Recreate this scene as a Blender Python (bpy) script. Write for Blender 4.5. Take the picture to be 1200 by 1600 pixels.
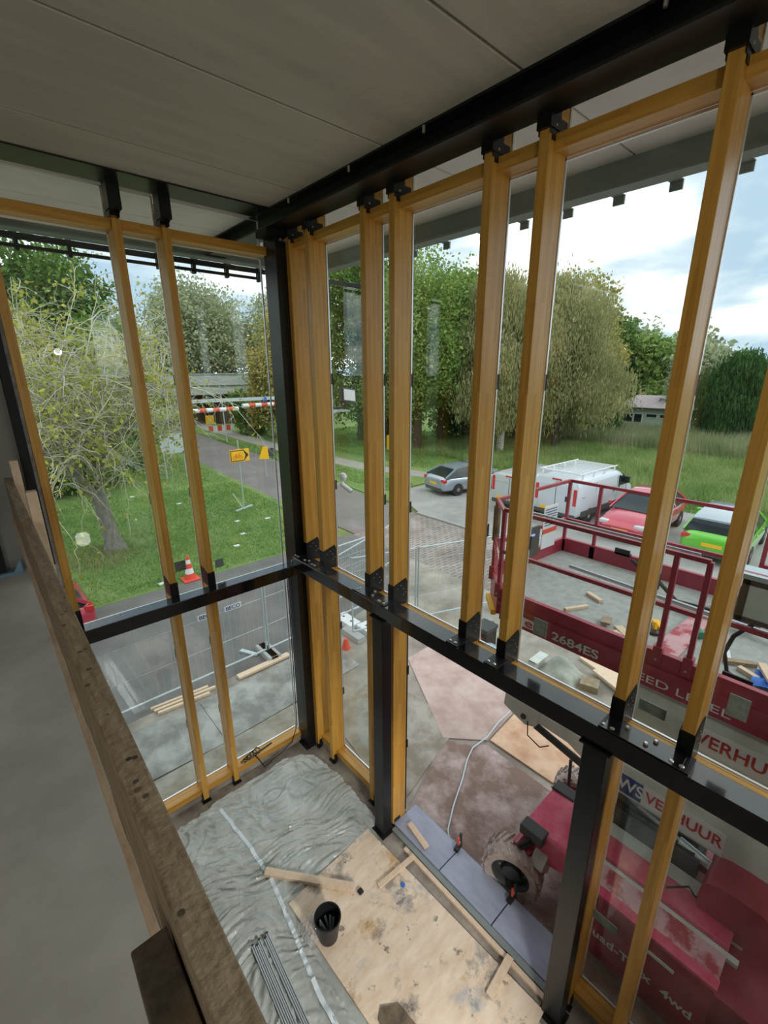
import bpy, math, random
import numpy as np
from mathutils import Vector, Matrix, Euler
PI = math.pi
sc = bpy.context.scene
for o in list(bpy.data.objects): bpy.data.objects.remove(o)
C = sc.collection

# ------------------------------------------------------------------ camera
def cam_rows(yaw, pitch, roll):
    cy, sy, cp, sp = math.cos(yaw), math.sin(yaw), math.cos(pitch), math.sin(pitch)
    f = Vector((sy*cp, cy*cp, -sp)); r = Vector((cy, -sy, 0)); u = r.cross(f)
    c, s = math.cos(roll), math.sin(roll)
    return c*r + s*u, -s*r + c*u, f
cd = bpy.data.cameras.new('camera'); cam = bpy.data.objects.new('camera', cd); C.objects.link(cam)
r_, u_, f_ = cam_rows(math.radians(41.592), math.radians(17.316), math.radians(-0.25))
m = Matrix((r_, u_, -f_)).transposed().to_4x4(); m.translation = (0, 0, 5.75)
cam.matrix_world = m
cd.sensor_fit = 'VERTICAL'; cd.sensor_height = 36; cd.lens = 707.065/1600*36; cd.clip_start = .02; cd.clip_end = 600
sc.camera = cam

# ------------------------------------------------------------------ sky: bright broken cloud
W = bpy.data.worlds.new('sky'); sc.world = W; W.use_nodes = True
n = W.node_tree.nodes; l = W.node_tree.links; n.clear()
tc = n.new('ShaderNodeTexCoord'); sep = n.new('ShaderNodeSeparateXYZ'); l.new(tc.outputs['Generated'], sep.inputs[0])
ad = n.new('ShaderNodeMath'); ad.operation = 'ADD'; ad.inputs[1].default_value = .22; l.new(sep.outputs[2], ad.inputs[0])
mx = n.new('ShaderNodeMath'); mx.operation = 'MAXIMUM'; mx.inputs[1].default_value = .06; l.new(ad.outputs[0], mx.inputs[0])
dv = [n.new('ShaderNodeMath') for _ in range(2)]
for i, d in enumerate(dv):
    d.operation = 'DIVIDE'; l.new(sep.outputs[i], d.inputs[0]); l.new(mx.outputs[0], d.inputs[1])
cmb = n.new('ShaderNodeCombineXYZ'); l.new(dv[0].outputs[0], cmb.inputs[0]); l.new(dv[1].outputs[0], cmb.inputs[1]); cmb.inputs[2].default_value = 4.6
nz = n.new('ShaderNodeTexNoise'); nz.inputs['Scale'].default_value = 1.25; nz.inputs['Detail'].default_value = 7; nz.inputs['Roughness'].default_value = .5
nz.inputs['Distortion'].default_value = .25
l.new(cmb.outputs[0], nz.inputs['Vector'])
cr = n.new('ShaderNodeValToRGB'); l.new(nz.outputs[0], cr.inputs[0])
e = cr.color_ramp.elements; e[0].position = .38; e[0].color = (.42, .56, .70, 1); e[1].position = .57; e[1].color = (1.25, 1.27, 1.3, 1)
q = e.new(.46); q.color = (.64, .73, .82, 1)
# below the horizon: dull earth
gt = n.new('ShaderNodeMath'); gt.operation = 'GREATER_THAN'; gt.inputs[1].default_value = -.01; l.new(sep.outputs[2], gt.inputs[0])
mixw = n.new('ShaderNodeMix'); mixw.data_type = 'RGBA'; l.new(gt.outputs[0], mixw.inputs[0]); mixw.inputs[6].default_value = (.12, .14, .09, 1); l.new(cr.outputs[0], mixw.inputs[7])
bg = n.new('ShaderNodeBackground'); bg.inputs[1].default_value = 1.1; l.new(mixw.outputs[2], bg.inputs[0])
wo = n.new('ShaderNodeOutputWorld'); l.new(bg.outputs[0], wo.inputs[0])
# weak veiled sun, high and to the south-west behind the building
sd = bpy.data.lights.new('sun', 'SUN'); sd.energy = .55; sd.angle = math.radians(25); sd.color = (1, .96, .9)
sun = bpy.data.objects.new('sun', sd); C.objects.link(sun); sun.rotation_euler = (math.radians(35), math.radians(28), 0)

sc.view_settings.view_transform = 'Standard'; sc.view_settings.look = 'None'
sc.view_settings.exposure = 0.42; sc.view_settings.gamma = 1; sc.view_settings.use_curve_mapping = False

# ------------------------------------------------------------------ helpers
R = random.Random(5)
GZ = -.15            # level of the ground outside
class MB:
    def __init__(s): s.v = []; s.f = []
    def add(s, vs, fs):
        k = len(s.v); s.v += [tuple(x) for x in vs]; s.f += [tuple(k+i for i in f) for f in fs]; return s
    def box(s, a, b, M=None):
        x0, y0, z0 = a; x1, y1, z1 = b
        vs = [Vector(p) for p in ((x0,y0,z0),(x1,y0,z0),(x1,y1,z0),(x0,y1,z0),(x0,y0,z1),(x1,y0,z1),(x1,y1,z1),(x0,y1,z1))]
        if M: vs = [M @ p for p in vs]
        return s.add(vs, [(0,3,2,1),(4,5,6,7),(0,1,5,4),(1,2,6,5),(2,3,7,6),(3,0,4,7)])
    def bar(s, a, b, w, h=None, up=(0,0,1)):
        a = Vector(a); b = Vector(b); h = h or w; d = (b-a); L = d.length; d.normalize()
        up = Vector(up)
        if abs(d.dot(up)) > .98: up = Vector((0,1,0))
        sx = d.cross(up).normalized(); sz = sx.cross(d)
        vs = []
        for p in (a, b):
            for i, j in ((-1,-1),(1,-1),(1,1),(-1,1)): vs.append(p + sx*w/2*i + sz*h/2*j)
        return s.add(vs, [(0,1,2,3),(7,6,5,4),(0,4,5,1),(1,5,6,2),(2,6,7,3),(3,7,4,0)])
    def cyl(s, a, b, r, r2=None, n=12, caps=True):
        a = Vector(a); b = Vector(b); r2 = r if r2 is None else r2; d = (b-a).normalized()
        t = Vector((0,0,1)) if abs(d.z) < .9 else Vector((1,0,0)); x = d.cross(t).normalized(); y = d.cross(x)
        vs = [a + (x*math.cos(2*PI*i/n)+y*math.sin(2*PI*i/n))*r for i in range(n)] + [b + (x*math.cos(2*PI*i/n)+y*math.sin(2*PI*i/n))*r2 for i in range(n)]
        fs = [(i, (i+1) % n, n+(i+1) % n, n+i) for i in range(n)]
        if caps: fs += [tuple(range(n))[::-1], tuple(range(n, 2*n))]
        return s.add(vs, fs)
    def tube(s, pts, r, n=8, radii=None):
        pts = [Vector(p) for p in pts]; N = len(pts); k0 = len(s.v); px = None
        for i, p in enumerate(pts):
            d = (pts[min(i+1, N-1)] - pts[max(i-1, 0)]).normalized()
            if px is None:
                t = Vector((0,0,1)) if abs(d.z) < .9 else Vector((1,0,0)); px = d.cross(t).normalized()
            px = (px - d*px.dot(d)).normalized(); y = d.cross(px); rr = radii[i] if radii else r
            s.v += [tuple(p + (px*math.cos(2*PI*k/n)+y*math.sin(2*PI*k/n))*rr) for k in range(n)]
        for i in range(N-1):
            for k in range(n):
                a = k0+i*n+k; b = k0+i*n+(k+1) % n; s.f.append((a, b, b+n, a+n))
        s.f.append(tuple(range(k0, k0+n))[::-1]); s.f.append(tuple(range(k0+(N-1)*n, k0+N*n))); return s
    def prism(s, pts, d):            # planar polygon (3D points) pushed along vector d
        n = len(pts); d = Vector(d); a = [Vector(p) for p in pts]
        return s.add(a + [p+d for p in a], [tuple(range(n))[::-1], tuple(range(n, 2*n))] + [(i, (i+1) % n, n+(i+1) % n, n+i) for i in range(n)])
    def lathe(s, prof, c, axis=(0,0,1), n=24, close=False):
        c = Vector(c); ax = Vector(axis).normalized(); t = Vector((0,0,1)) if abs(ax.z) < .9 else Vector((1,0,0)); x = ax.cross(t).normalized(); y = ax.cross(x)
        k0 = len(s.v); m_ = len(prof)
        for r, h in prof: s.v += [tuple(c + ax*h + (x*math.cos(2*PI*i/n)+y*math.sin(2*PI*i/n))*r) for i in range(n)]
        for j in range(m_ if close else m_-1):
            for i in range(n):
                a = k0+j*n+i; b = k0+j*n+(i+1) % n; c2 = k0+((j+1) % m_)*n+(i+1) % n; d = k0+((j+1) % m_)*n+i
                s.f.append((a, b, c2, d))
        if not close: s.f.append(tuple(range(k0, k0+n))[::-1]); s.f.append(tuple(range(k0+(m_-1)*n, k0+m_*n)))
        return s
    def loft(s, rings):
        k0 = len(s.v); n = len(rings[0])
        for r in rings: s.v += [tuple(p) for p in r]
        for j in range(len(rings)-1):
            for i in range(n):
                a = k0+j*n+i; b = k0+j*n+(i+1) % n; s.f.append((a, b, b+n, a+n))
        s.f.append(tuple(range(k0, k0+n))[::-1]); s.f.append(tuple(range(k0+(len(rings)-1)*n, k0+len(rings)*n))); return s
    def grid(s, fn, nu, nv):
        k0 = len(s.v)
        for i in range(nu+1):
            for j in range(nv+1): s.v.append(tuple(fn(i/nu, j/nv)))
        for i in range(nu):
            for j in range(nv):
                a = k0+i*(nv+1)+j; s.f.append((a, a+nv+1, a+nv+2, a+1))
        return s
    def build(s, name, mt, parent=None, bevel=0, smooth=False, local=False):
        vs = s.v
        if parent is not None and not local:
            q = parent; off = Vector((0,0,0))
            while q: off += q.location; q = q.parent
            vs = [(x-off.x, y-off.y, z-off.z) for x, y, z in vs]
            o_loc = None
        else: o_loc = None
        if parent is None and not local and vs:
            xs = [p[0] for p in vs]; ys = [p[1] for p in vs]; zs = [p[2] for p in vs]
            o_loc = ((min(xs)+max(xs))/2, (min(ys)+max(ys))/2, min(zs)); vs = [(p[0]-o_loc[0], p[1]-o_loc[1], p[2]-o_loc[2]) for p in vs]
        me = bpy.data.meshes.new(name); me.from_pydata(vs, [], s.f); me.materials.append(mt)
        import bmesh
        bm = bmesh.new(); bm.from_mesh(me); bmesh.ops.recalc_face_normals(bm, faces=bm.faces); bm.to_mesh(me); bm.free()
        if smooth:
            me.polygons.foreach_set('use_smooth', [True]*len(me.polygons))
            try: me.set_sharp_from_angle(angle=math.radians(38))
            except Exception: pass
        o = bpy.data.objects.new(name, me); C.objects.link(o)
        if o_loc: o.location = o_loc
        if parent is not None: o.parent = parent
        if bevel:
            b = o.modifiers.new('bevel', 'BEVEL'); b.width = bevel; b.segments = 2; b.limit_method = 'ANGLE'
        return o
def tag(o, label=None, cat=None, group=None, kind=None):
    if label: o['label'] = label
    if cat: o['category'] = cat
    if group: o['group'] = group
    if kind: o['kind'] = kind
    return o
def thing(name, loc, label, cat, group=None, rz=0):
    o = bpy.data.objects.new(name, None); C.objects.link(o); o.location = loc; o.rotation_euler = (0, 0, rz); o.empty_display_size = .2
    return tag(o, label, cat, group)
def struct(o, label=None, cat=None): return tag(o, label, cat, kind='structure')
def copy_tree(o, parent=None):
    c = o.copy(); C.objects.link(c); c.parent = parent
    for ch in o.children: copy_tree(ch, c)
    return c
def each(name, mt, parent, segs, n=8):       # many small fixings, each its own part: (a, b, radius) or ('dome', centre, profile)
    for sg in segs:
        b = MB()
        if sg[0] == 'dome': b.lathe(sg[2], sg[1], n=12)
        else: b.cyl(sg[0], sg[1], sg[2], n=n)
        b.build(name, mt, parent)
def box1(name, a, b, mt, parent=None, bevel=0): return MB().box(a, b).build(name, mt, parent, bevel)
def text(name, s, size, M, mt, parent, depth=.002, bold=0, sx=1.0):
    cu = bpy.data.curves.new(name, 'FONT'); cu.body = s; cu.size = size; cu.extrude = depth; cu.align_x = 'CENTER'; cu.align_y = 'CENTER'; cu.offset = bold
    t = bpy.data.objects.new(name+'_curve', cu); C.objects.link(t)
    me = bpy.data.meshes.new_from_object(t.evaluated_get(bpy.context.evaluated_depsgraph_get())); bpy.data.objects.remove(t)
    q = parent; off = Vector((0,0,0))
    while q: off += q.location; q = q.parent
    me.transform(Matrix.Translation(-off) @ M @ Matrix.Diagonal((sx, 1, 1, 1)))
    me.materials.clear(); me.materials.append(mt)
    o = bpy.data.objects.new(name, me); C.objects.link(o); o.parent = parent
    return o
def face_mx(p, right=(0,-1,0), up=(0,0,1)):     # matrix that lays text on a face with the given right and up
    r = Vector(right).normalized(); u = Vector(up).normalized(); w = r.cross(u)
    M = Matrix((r, u, w)).transposed().to_4x4(); M.translation = Vector(p); return M

# ------------------------------------------------------------------ materials
def mat(name, col, rough=.6, metal=0, spec=.5, noise=None, bump=0, bscale=20, coat=0, emit=None):
    m_ = bpy.data.materials.new(name); m_.use_nodes = True; N = m_.node_tree.nodes; L = m_.node_tree.links
    b = N['Principled BSDF']; b.inputs['Base Color'].default_value = (*col, 1); b.inputs['Roughness'].default_value = rough
    b.inputs['Metallic'].default_value = metal; b.inputs['Specular IOR Level'].default_value = spec; b.inputs['Coat Weight'].default_value = coat
    t = N.new('ShaderNodeTexCoord')
    if noise:
        col2, scale, lo, hi = noise[:4]; st = noise[4] if len(noise) > 4 else (1,1,1)
        mp = N.new('ShaderNodeMapping'); mp.inputs['Scale'].default_value = st; L.new(t.outputs['Object'], mp.inputs[0])
        z = N.new('ShaderNodeTexNoise'); z.inputs['Scale'].default_value = scale; z.inputs['Detail'].default_value = 8; z.inputs['Roughness'].default_value = .62; L.new(mp.outputs[0], z.inputs['Vector'])
        r = N.new('ShaderNodeValToRGB'); r.color_ramp.elements[0].position = lo; r.color_ramp.elements[1].position = hi
        r.color_ramp.elements[0].color = (*col, 1); r.color_ramp.elements[1].color = (*col2, 1)
        L.new(z.outputs[0], r.inputs[0]); L.new(r.outputs[0], b.inputs['Base Color'])
    if bump:
        z2 = N.new('ShaderNodeTexNoise'); z2.inputs['Scale'].default_value = bscale; z2.inputs['Detail'].default_value = 6; L.new(t.outputs['Object'], z2.inputs['Vector'])
        bp = N.new('ShaderNodeBump'); bp.inputs['Strength'].default_value = bump; bp.inputs['Distance'].default_value = .02; L.new(z2.outputs[0], bp.inputs['Height']); L.new(bp.outputs[0], b.inputs['Normal'])
    if emit: b.inputs['Emission Color'].default_value = (*emit[0], 1); b.inputs['Emission Strength'].default_value = emit[1]
    return m_
def wood(name, c1, c2, horiz=None, rough=.4, coat=.25):
    # glulam: long grain noise plus finger-jointed lamella blocks; horiz = 'x' or 'y' for lying members
    m_ = bpy.data.materials.new(name); m_.use_nodes = True; N = m_.node_tree.nodes; L = m_.node_tree.links
    b = N['Principled BSDF']; b.inputs['Roughness'].default_value = rough; b.inputs['Coat Weight'].default_value = coat; b.inputs['Coat Roughness'].default_value = .25
    t = N.new('ShaderNodeTexCoord'); s = N.new('ShaderNodeSeparateXYZ'); L.new(t.outputs['Object'], s.inputs[0])
    idx = {'z': 2, 'x': 0, 'y': 1}[horiz or 'z']; oth = [i for i in range(3) if i != idx]
    a = N.new('ShaderNodeMath'); a.operation = 'ADD'; L.new(s.outputs[oth[0]], a.inputs[0]); L.new(s.outputs[oth[1]], a.inputs[1])
    c = N.new('ShaderNodeCombineXYZ'); L.new(s.outputs[idx], c.inputs[0]); L.new(a.outputs[0], c.inputs[1])
    br = N.new('ShaderNodeTexBrick'); L.new(c.outputs[0], br.inputs['Vector']); br.inputs['Scale'].default_value = 1; br.inputs['Brick Width'].default_value = .62; br.inputs['Row Height'].default_value = .031
    br.inputs['Mortar Size'].default_value = 0; br.inputs['Color1'].default_value = (.25,.25,.25,1); br.inputs['Color2'].default_value = (.75,.75,.75,1); br.offset_frequency = 3; br.offset = .37
    mp = N.new('ShaderNodeMapping'); sv = [70, 70, 70]; sv[idx] = 2.2; mp.inputs['Scale'].default_value = sv; L.new(t.outputs['Object'], mp.inputs[0])
    z = N.new('ShaderNodeTexNoise'); z.inputs['Scale'].default_value = 1; z.inputs['Detail'].default_value = 5; L.new(mp.outputs[0], z.inputs['Vector'])
    mm = N.new('ShaderNodeMix'); mm.data_type = 'RGBA'; mm.inputs[0].default_value = .55; L.new(br.outputs[0], mm.inputs[6]); L.new(z.outputs[0], mm.inputs[7])
    r = N.new('ShaderNodeValToRGB'); r.color_ramp.elements[0].position = .3; r.color_ramp.elements[1].position = .68; r.color_ramp.elements[0].color = (*c1, 1); r.color_ramp.elements[1].color = (*c2, 1)
    L.new(mm.outputs[2], r.inputs[0]); L.new(r.outputs[0], b.inputs['Base Color']); return m_
def leafmat(name, cols, rough=.7):
    m_ = bpy.data.materials.new(name); m_.use_nodes = True; N = m_.node_tree.nodes; L = m_.node_tree.links
    b = N['Principled BSDF']; b.inputs['Roughness'].default_value = rough; b.inputs['Specular IOR Level'].default_value = .25
    g = N.new('ShaderNodeNewGeometry'); t = N.new('ShaderNodeTexCoord')
    z = N.new('ShaderNodeTexNoise'); z.inputs['Scale'].default_value = .45; z.inputs['Detail'].default_value = 3; L.new(t.outputs['Object'], z.inputs['Vector'])
    a = N.new('ShaderNodeMath'); a.operation = 'MULTIPLY_ADD'; a.inputs[1].default_value = .5; L.new(g.outputs['Random Per Island'], a.inputs[0])
    sb = N.new('ShaderNodeMath'); sb.operation = 'MULTIPLY_ADD'; sb.inputs[1].default_value = 1.6; sb.inputs[2].default_value = -.55; L.new(z.outputs[0], sb.inputs[0]); L.new(sb.outputs[0], a.inputs[2])
    r = N.new('ShaderNodeValToRGB'); L.new(a.outputs[0], r.inputs[0]); e_ = r.color_ramp.elements; e_[0].color = (*cols[0], 1); e_[1].color = (*cols[-1], 1)
    for i, c in enumerate(cols[1:-1]): q_ = e_.new((i+1)/(len(cols)-1)); q_.color = (*c, 1)
    L.new(r.outputs[0], b.inputs['Base Color'])
    tr = N.new('ShaderNodeBsdfTranslucent'); L.new(r.outputs[0], tr.inputs[0]); mx_ = N.new('ShaderNodeMixShader'); mx_.inputs[0].default_value = .3
    L.new(b.outputs[0], mx_.inputs[1]); L.new(tr.outputs[0], mx_.inputs[2]); L.new(mx_.outputs[0], N['Material Output'].inputs[0]); return m_
def glassmat(name, tint=(.93,.962,.945), refl=1.0, rough=0.0):
    m_ = bpy.data.materials.new(name); m_.use_nodes = True; N = m_.node_tree.nodes; L = m_.node_tree.links; N.remove(N['Principled BSDF'])
    t = N.new('ShaderNodeBsdfTransparent'); t.inputs[0].default_value = (*tint, 1); g = N.new('ShaderNodeBsdfGlossy'); g.inputs['Roughness'].default_value = rough; g.inputs[0].default_value = (refl,)*3+(1,)
    lw = N.new('ShaderNodeLayerWeight'); lw.inputs[0].default_value = .5; pw = N.new('ShaderNodeMath'); pw.operation = 'POWER'; pw.inputs[1].default_value = 4.5; L.new(lw.outputs['Facing'], pw.inputs[0]); f = N.new('ShaderNodeMath'); f.operation = 'MULTIPLY_ADD'; f.inputs[1].default_value = .75; f.inputs[2].default_value = .04; L.new(pw.outputs[0], f.inputs[0]); x = N.new('ShaderNodeMixShader'); L.new(f.outputs[0], x.inputs[0]); L.new(t.outputs[0], x.inputs[1]); L.new(g.outputs[0], x.inputs[2]); L.new(x.outputs[0], N['Material Output'].inputs[0])
    return m_
M_ = {}
M_['steel'] = mat('black_coated_steel', (.006,.0065,.007), .32, 0, .45, ((.012,.013,.014), 6, .4, .7), .03, 60)
M_['steelmatt'] = mat('black_primed_steel', (.010,.010,.010), .55, 0, .3)
M_['bolt'] = mat('zinc_bolt', (.62,.60,.55), .3, .8)
M_['glulam'] = wood('oiled_glulam', (.50,.235,.028), (.70,.385,.07))
M_['glulam_x'] = wood('oiled_glulam_rail_long', (.50,.235,.028), (.70,.385,.07), 'x')
M_['glulam_y'] = wood('oiled_glulam_rail_side', (.50,.235,.028), (.70,.385,.07), 'y')
M_['glass'] = glassmat('clear_glazing')
M_['gasket'] = mat('black_gasket', (.01,.01,.01), .7)
M_['spacer'] = mat('aluminium_spacer', (.85,.88,.90), .3, .6)
M_['foam'] = mat('white_foam_strip', (.55,.53,.53), .9, noise=((.35,.33,.34), 12, .4, .6))
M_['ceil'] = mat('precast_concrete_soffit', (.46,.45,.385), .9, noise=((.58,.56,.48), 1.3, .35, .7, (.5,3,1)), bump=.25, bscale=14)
M_['floorc'] = mat('power_floated_concrete', (.50,.475,.44), .62, noise=((.68,.65,.61), 1.6, .38, .66), bump=.06, bscale=9)
M_['slab'] = mat('rough_concrete_floor', (.20,.17,.14), .9, noise=((.42,.38,.33), 3, .35, .65), bump=.5, bscale=25)
M_['greysteel'] = mat('grey_painted_fascia', (.20,.235,.23), .5, noise=((.25,.285,.28), 2, .3, .7))
M_['panel'] = mat('grey_wall_panel', (.27,.28,.26), .8, noise=((.32,.32,.30), 1, .3, .7))
M_['oldwood'] = mat('weathered_scaffold_timber', (.27,.195,.125), .85, noise=((.52,.41,.29), 9, .3, .7, (6,.8,6)), bump=.5, bscale=40)
M_['palewood'] = mat('fresh_sawn_spruce', (.70,.52,.36), .75, noise=((.82,.66,.50), 8, .3, .7, (3,3,1)), bump=.1)
M_['darkwood'] = mat('stained_formwork_timber', (.06,.055,.045), .8, noise=((.22,.16,.10), 7, .35, .62), bump=.4)
M_['whiteprof'] = mat('galvanised_profile', (.62,.68,.72), .35, .5)
M_['tape'] = mat('white_tape', (.72,.80,.86), .5)
M_['blackplastic'] = mat('black_plastic', (.012,.012,.014), .4)
M_['black'] = mat('black_rubber', (.02,.02,.02), .7)
M_['tile'] = mat('blue_grey_stone', (.30,.33,.44), .5, noise=((.38,.42,.54), 3, .35, .65, (3,1,1)), bump=.05)
M_['zinc'] = mat('galvanised_steel', (.55,.63,.66), .4, .4)
M_['white'] = mat('white_paint', (.80,.82,.84), .4)
M_['red'] = mat('lift_red_paint', (.33,.022,.045), .42, noise=((.42,.05,.085), 5, .35, .7), coat=.2)
M_['redbright'] = mat('lift_red_sky_sheen', (.62,.05,.12), .35, noise=((.74,.20,.27), 4, .4, .75), coat=.3)  # lift red with sky reflection and dust put into the colour
M_['dustyred'] = mat('dust_covered_red_panel', (.42,.05,.07), .6, noise=((.62,.36,.38), 4.5, .42, .52))
M_['boom'] = mat('lift_grey_boom', (.56,.59,.55), .45, noise=((.70,.73,.69), 3, .35, .65))
M_['darkgrey'] = mat('dark_grey_parts', (.06,.065,.065), .6)
M_['deck'] = mat('dusty_deck_plate', (.33,.35,.33), .8, noise=((.44,.46,.43), 10, .35, .65), bump=.3, bscale=90)
M_['tyre'] = mat('muddy_tyre', (.36,.29,.25), .95, noise=((.58,.50,.46), 9, .35, .65), bump=.4)
M_['tyreblack'] = mat('car_tyre', (.02,.02,.02), .8)
M_['rim'] = mat('alloy_rim', (.45,.46,.48), .3, .8)
M_['carglass'] = mat('car_window_glass', (.015,.025,.03), .12, 0, .45)
M_['yellow'] = mat('sign_yellow', (.95,.52,.01), .45)
M_['signblack'] = mat('sign_black', (.015,.015,.015), .5)
M_['bluetext'] = mat('navy_print', (.02,.05,.22), .5)
M_['redtext'] = mat('red_print', (.50,.03,.04), .5)
M_['blue'] = mat('blue_plastic', (.03,.18,.65), .4)
M_['orange'] = mat('cone_orange', (.80,.09,.05), .5)
M_['bark'] = mat('grey_bark', (.16,.15,.125), .9, noise=((.30,.29,.25), 14, .35, .65, (1,1,.3)), bump=.8, bscale=18)
M_['barkdark'] = mat('dark_bark', (.07,.055,.04), .95)
M_['birchbark'] = mat('birch_bark', (.55,.52,.46), .8, noise=((.12,.11,.10), 5, .5, .62, (1,1,2)))
M_['twig'] = mat('pale_twig', (.50,.49,.38), .9)
M_['brown'] = mat('dark_earth', (.10,.07,.05), 1)
M_['sticker'] = mat('grey_green_sticker', (.28,.36,.33), .7, noise=((.20,.27,.26), 25, .4, .6))

# ================================================================== THE BUILDING (structure)
LZ = 3.95            # landing level
struct(box1('floor', (-6,-6,LZ-.3), (.20,5.45,LZ), M_['floorc']))
g = box1('floor', (-6,-6,-.3), (3.30,5.52,0), M_['slab']); struct(g)
def slab_rows(x0, x1, edges):
    b = MB(); b.box((x0, edges[0], 7.50), (x1, edges[-1], 7.7))
    for a, c in zip(edges[:-1], edges[1:]):
        g_ = .009; ch = .006
        ring = lambda x: [(x, a+g_, 7.52), (x, c-g_, 7.52), (x, c-g_, 7.44+ch), (x, c-g_-ch, 7.44), (x, a+g_+ch, 7.44), (x, a+g_, 7.44+ch)]
        b.loft([ring(x0), ring(x1)])
    return b
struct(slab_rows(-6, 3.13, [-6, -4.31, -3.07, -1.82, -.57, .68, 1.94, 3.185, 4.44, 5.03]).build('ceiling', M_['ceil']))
M_['soffit'] = mat('bounce_lit_outer_soffit', (.80,.72,.69), .9, noise=((.90,.83,.80), 2, .3, .7))  # same concrete as the ceiling; ground bounce light put into its paler colour
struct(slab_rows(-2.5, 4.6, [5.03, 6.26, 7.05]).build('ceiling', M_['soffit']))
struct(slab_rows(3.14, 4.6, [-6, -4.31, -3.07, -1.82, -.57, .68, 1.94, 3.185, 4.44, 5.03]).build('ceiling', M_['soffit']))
# overhang fascias
MB().box((4.5,-6,7.24),(4.62,7.0,7.5)).box((4.44,-6,7.22),(4.62,7.0,7.245)).build('trim_1', M_['greysteel'])
MB().box((-2.5,6.88,7.26),(4.5,7.0,7.5)).box((-2.5,6.8,7.245),(4.5,7.0,7.265)).build('trim_2', M_['greysteel'])
for nme in ('trim_1', 'trim_2'): struct(bpy.data.objects[nme])
# wall at the end of the landing and foam joint beside the glazing
struct(box1('wall_north', (-6,5.32,LZ), (.30,5.44,7.50), M_['panel']))
struct(box1('wall_north_lower', (-6,5.32,0), (.26,5.44,LZ-.3), M_['panel']))
bpy.data.objects['wall_north_lower'].name = 'wall_lower'
struct(box1('trim_3', (.305,5.29,LZ-.3), (.335,5.33,7.44), M_['foam']))
struct(MB().box((-2.5,5.03,7.425),(2.83,5.40,7.438)).build('trim_4', M_['steel']))
# concrete kerb under the glazing, and ledge at the doorway
struct(MB().box((.2,5.36,0),(3.1,5.54,.10)).build('trim_5', M_['slab']))
struct(MB().box((3.13,3.30,0),(3.31,5.36,.10)).box((3.13,-6,0),(3.31,.98,.10)).build('trim_6', M_['slab']))

# ------------------------------------------------------------------ steelwork
def isec(y0, y1, x0, x1, z0, z1, t=.018, w=.012):
    xc = (x0+x1)/2
    p = [(x0,z0),(x1,z0),(x1,z0+t),(xc+w,z0+t),(xc+w,z1-t),(x1,z1-t),(x1,z1),(x0,z1),(x0,z1-t),(xc-w,z1-t),(xc-w,z0+t),(x0,z0+t)]
    return MB().loft([[(x, y0, z) for x, z in p], [(x, y1, z) for x, z in p]])
b = thing('steel_beam', (2.95, 0, 7.27), 'long black steel I-beam running under the ceiling over the right-hand glazing', 'beam')
isec(-6, 6.95, 2.82, 3.08, 7.27, 7.44).build('beam_profile', M_['steel'], b)
MB().box((2.81,5.10,7.2),(3.08,5.35,7.27)).build('end_plate', M_['steelmatt'], b)
each('bolt', M_['bolt'], b, [((2.81, y, 7.42), (2.81, y, 7.375), .011) for y in (1.16, 2.72, 3.6, 4.6)])
col = thing('steel_column', (3.0, 5.22, 0), 'tall black square steel column standing in the corner where the two glass walls meet', 'column')
MB().box((2.92,5.12,0),(3.065,5.40,7.27)).build('shaft', M_['steel'], col, .006)
MB().box((2.88,5.117,0),(3.045,5.35,.02)).build('base_plate', M_['steelmatt'], col)
each('bolt', M_['bolt'], col, [((x,5.12,z),(x,5.09,z),.014) for z in (3.22,3.30) for x in (2.95,3.03)] + [((2.90,5.15,3.22),(2.94,5.15,3.22),.016), ((2.90,5.22,3.22),(2.94,5.22,3.22),.016)] + [((x,5.13,7.17),(x,5.09,7.17),.014) for x in (2.98,3.03,3.06)], 6)
M_['steelwet'] = mat('wet_black_steel', (.006,.0065,.007), .16, 0, .6, ((.012,.013,.014), 6, .4, .7), .02, 40, .5)
t = thing('steel_transom', (2.95, 0, 3.17), 'black steel transom beam crossing the right-hand glazing at mid height, wet on top', 'beam')
MB().box((2.86,-6,3.17),(3.048,5.12,3.33)).build('beam_profile', M_['steelwet'], t, .006)
for y0, y1 in ((3.28,3.80),(.44,.93)):
    MB().box((2.872,y0,3.33),(3.04,y1,3.342)).build('cover_plate', M_['steelwet'], t, .002)
wet = MB()
for i in range(70):                                                # rain drops left on the steel
    y = R.uniform(-.4, 3.1) if i % 3 else R.uniform(3.9, 4.9); x = R.uniform(2.90, 3.03); r = R.uniform(.002, .007)
    if .40 < y < .95: continue
    wet.lathe([(r, 0), (r*.8, r*.3), (r*.3, r*.45)], (x, y, 3.33), n=7)
wet.build('water_drops', glassmat('water', (.8,.85,.88)), t)['kind'] = 'stuff'
for x, y in ((2.93,3.50),(3.01,3.55),(2.93,3.72),(2.90,3.36),(2.99,.80),(2.93,.66),(3.0,.62),(2.9,4.86),(2.93,4.80)):
    MB().lathe([(.016,0),(.016,.014),(.012,.017),(.010,.021)], (x,y,3.341), n=12).build('bolt', M_['bolt'], t)
t2 = thing('steel_transom', (1.5, 5.19, 3.04), 'black steel transom beam crossing the left-hand glazing at mid height', 'beam')
MB().box((-.6,5.10,3.04),(2.92,5.28,3.20)).build('beam_profile', M_['steelwet'], t2, .006)
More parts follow.
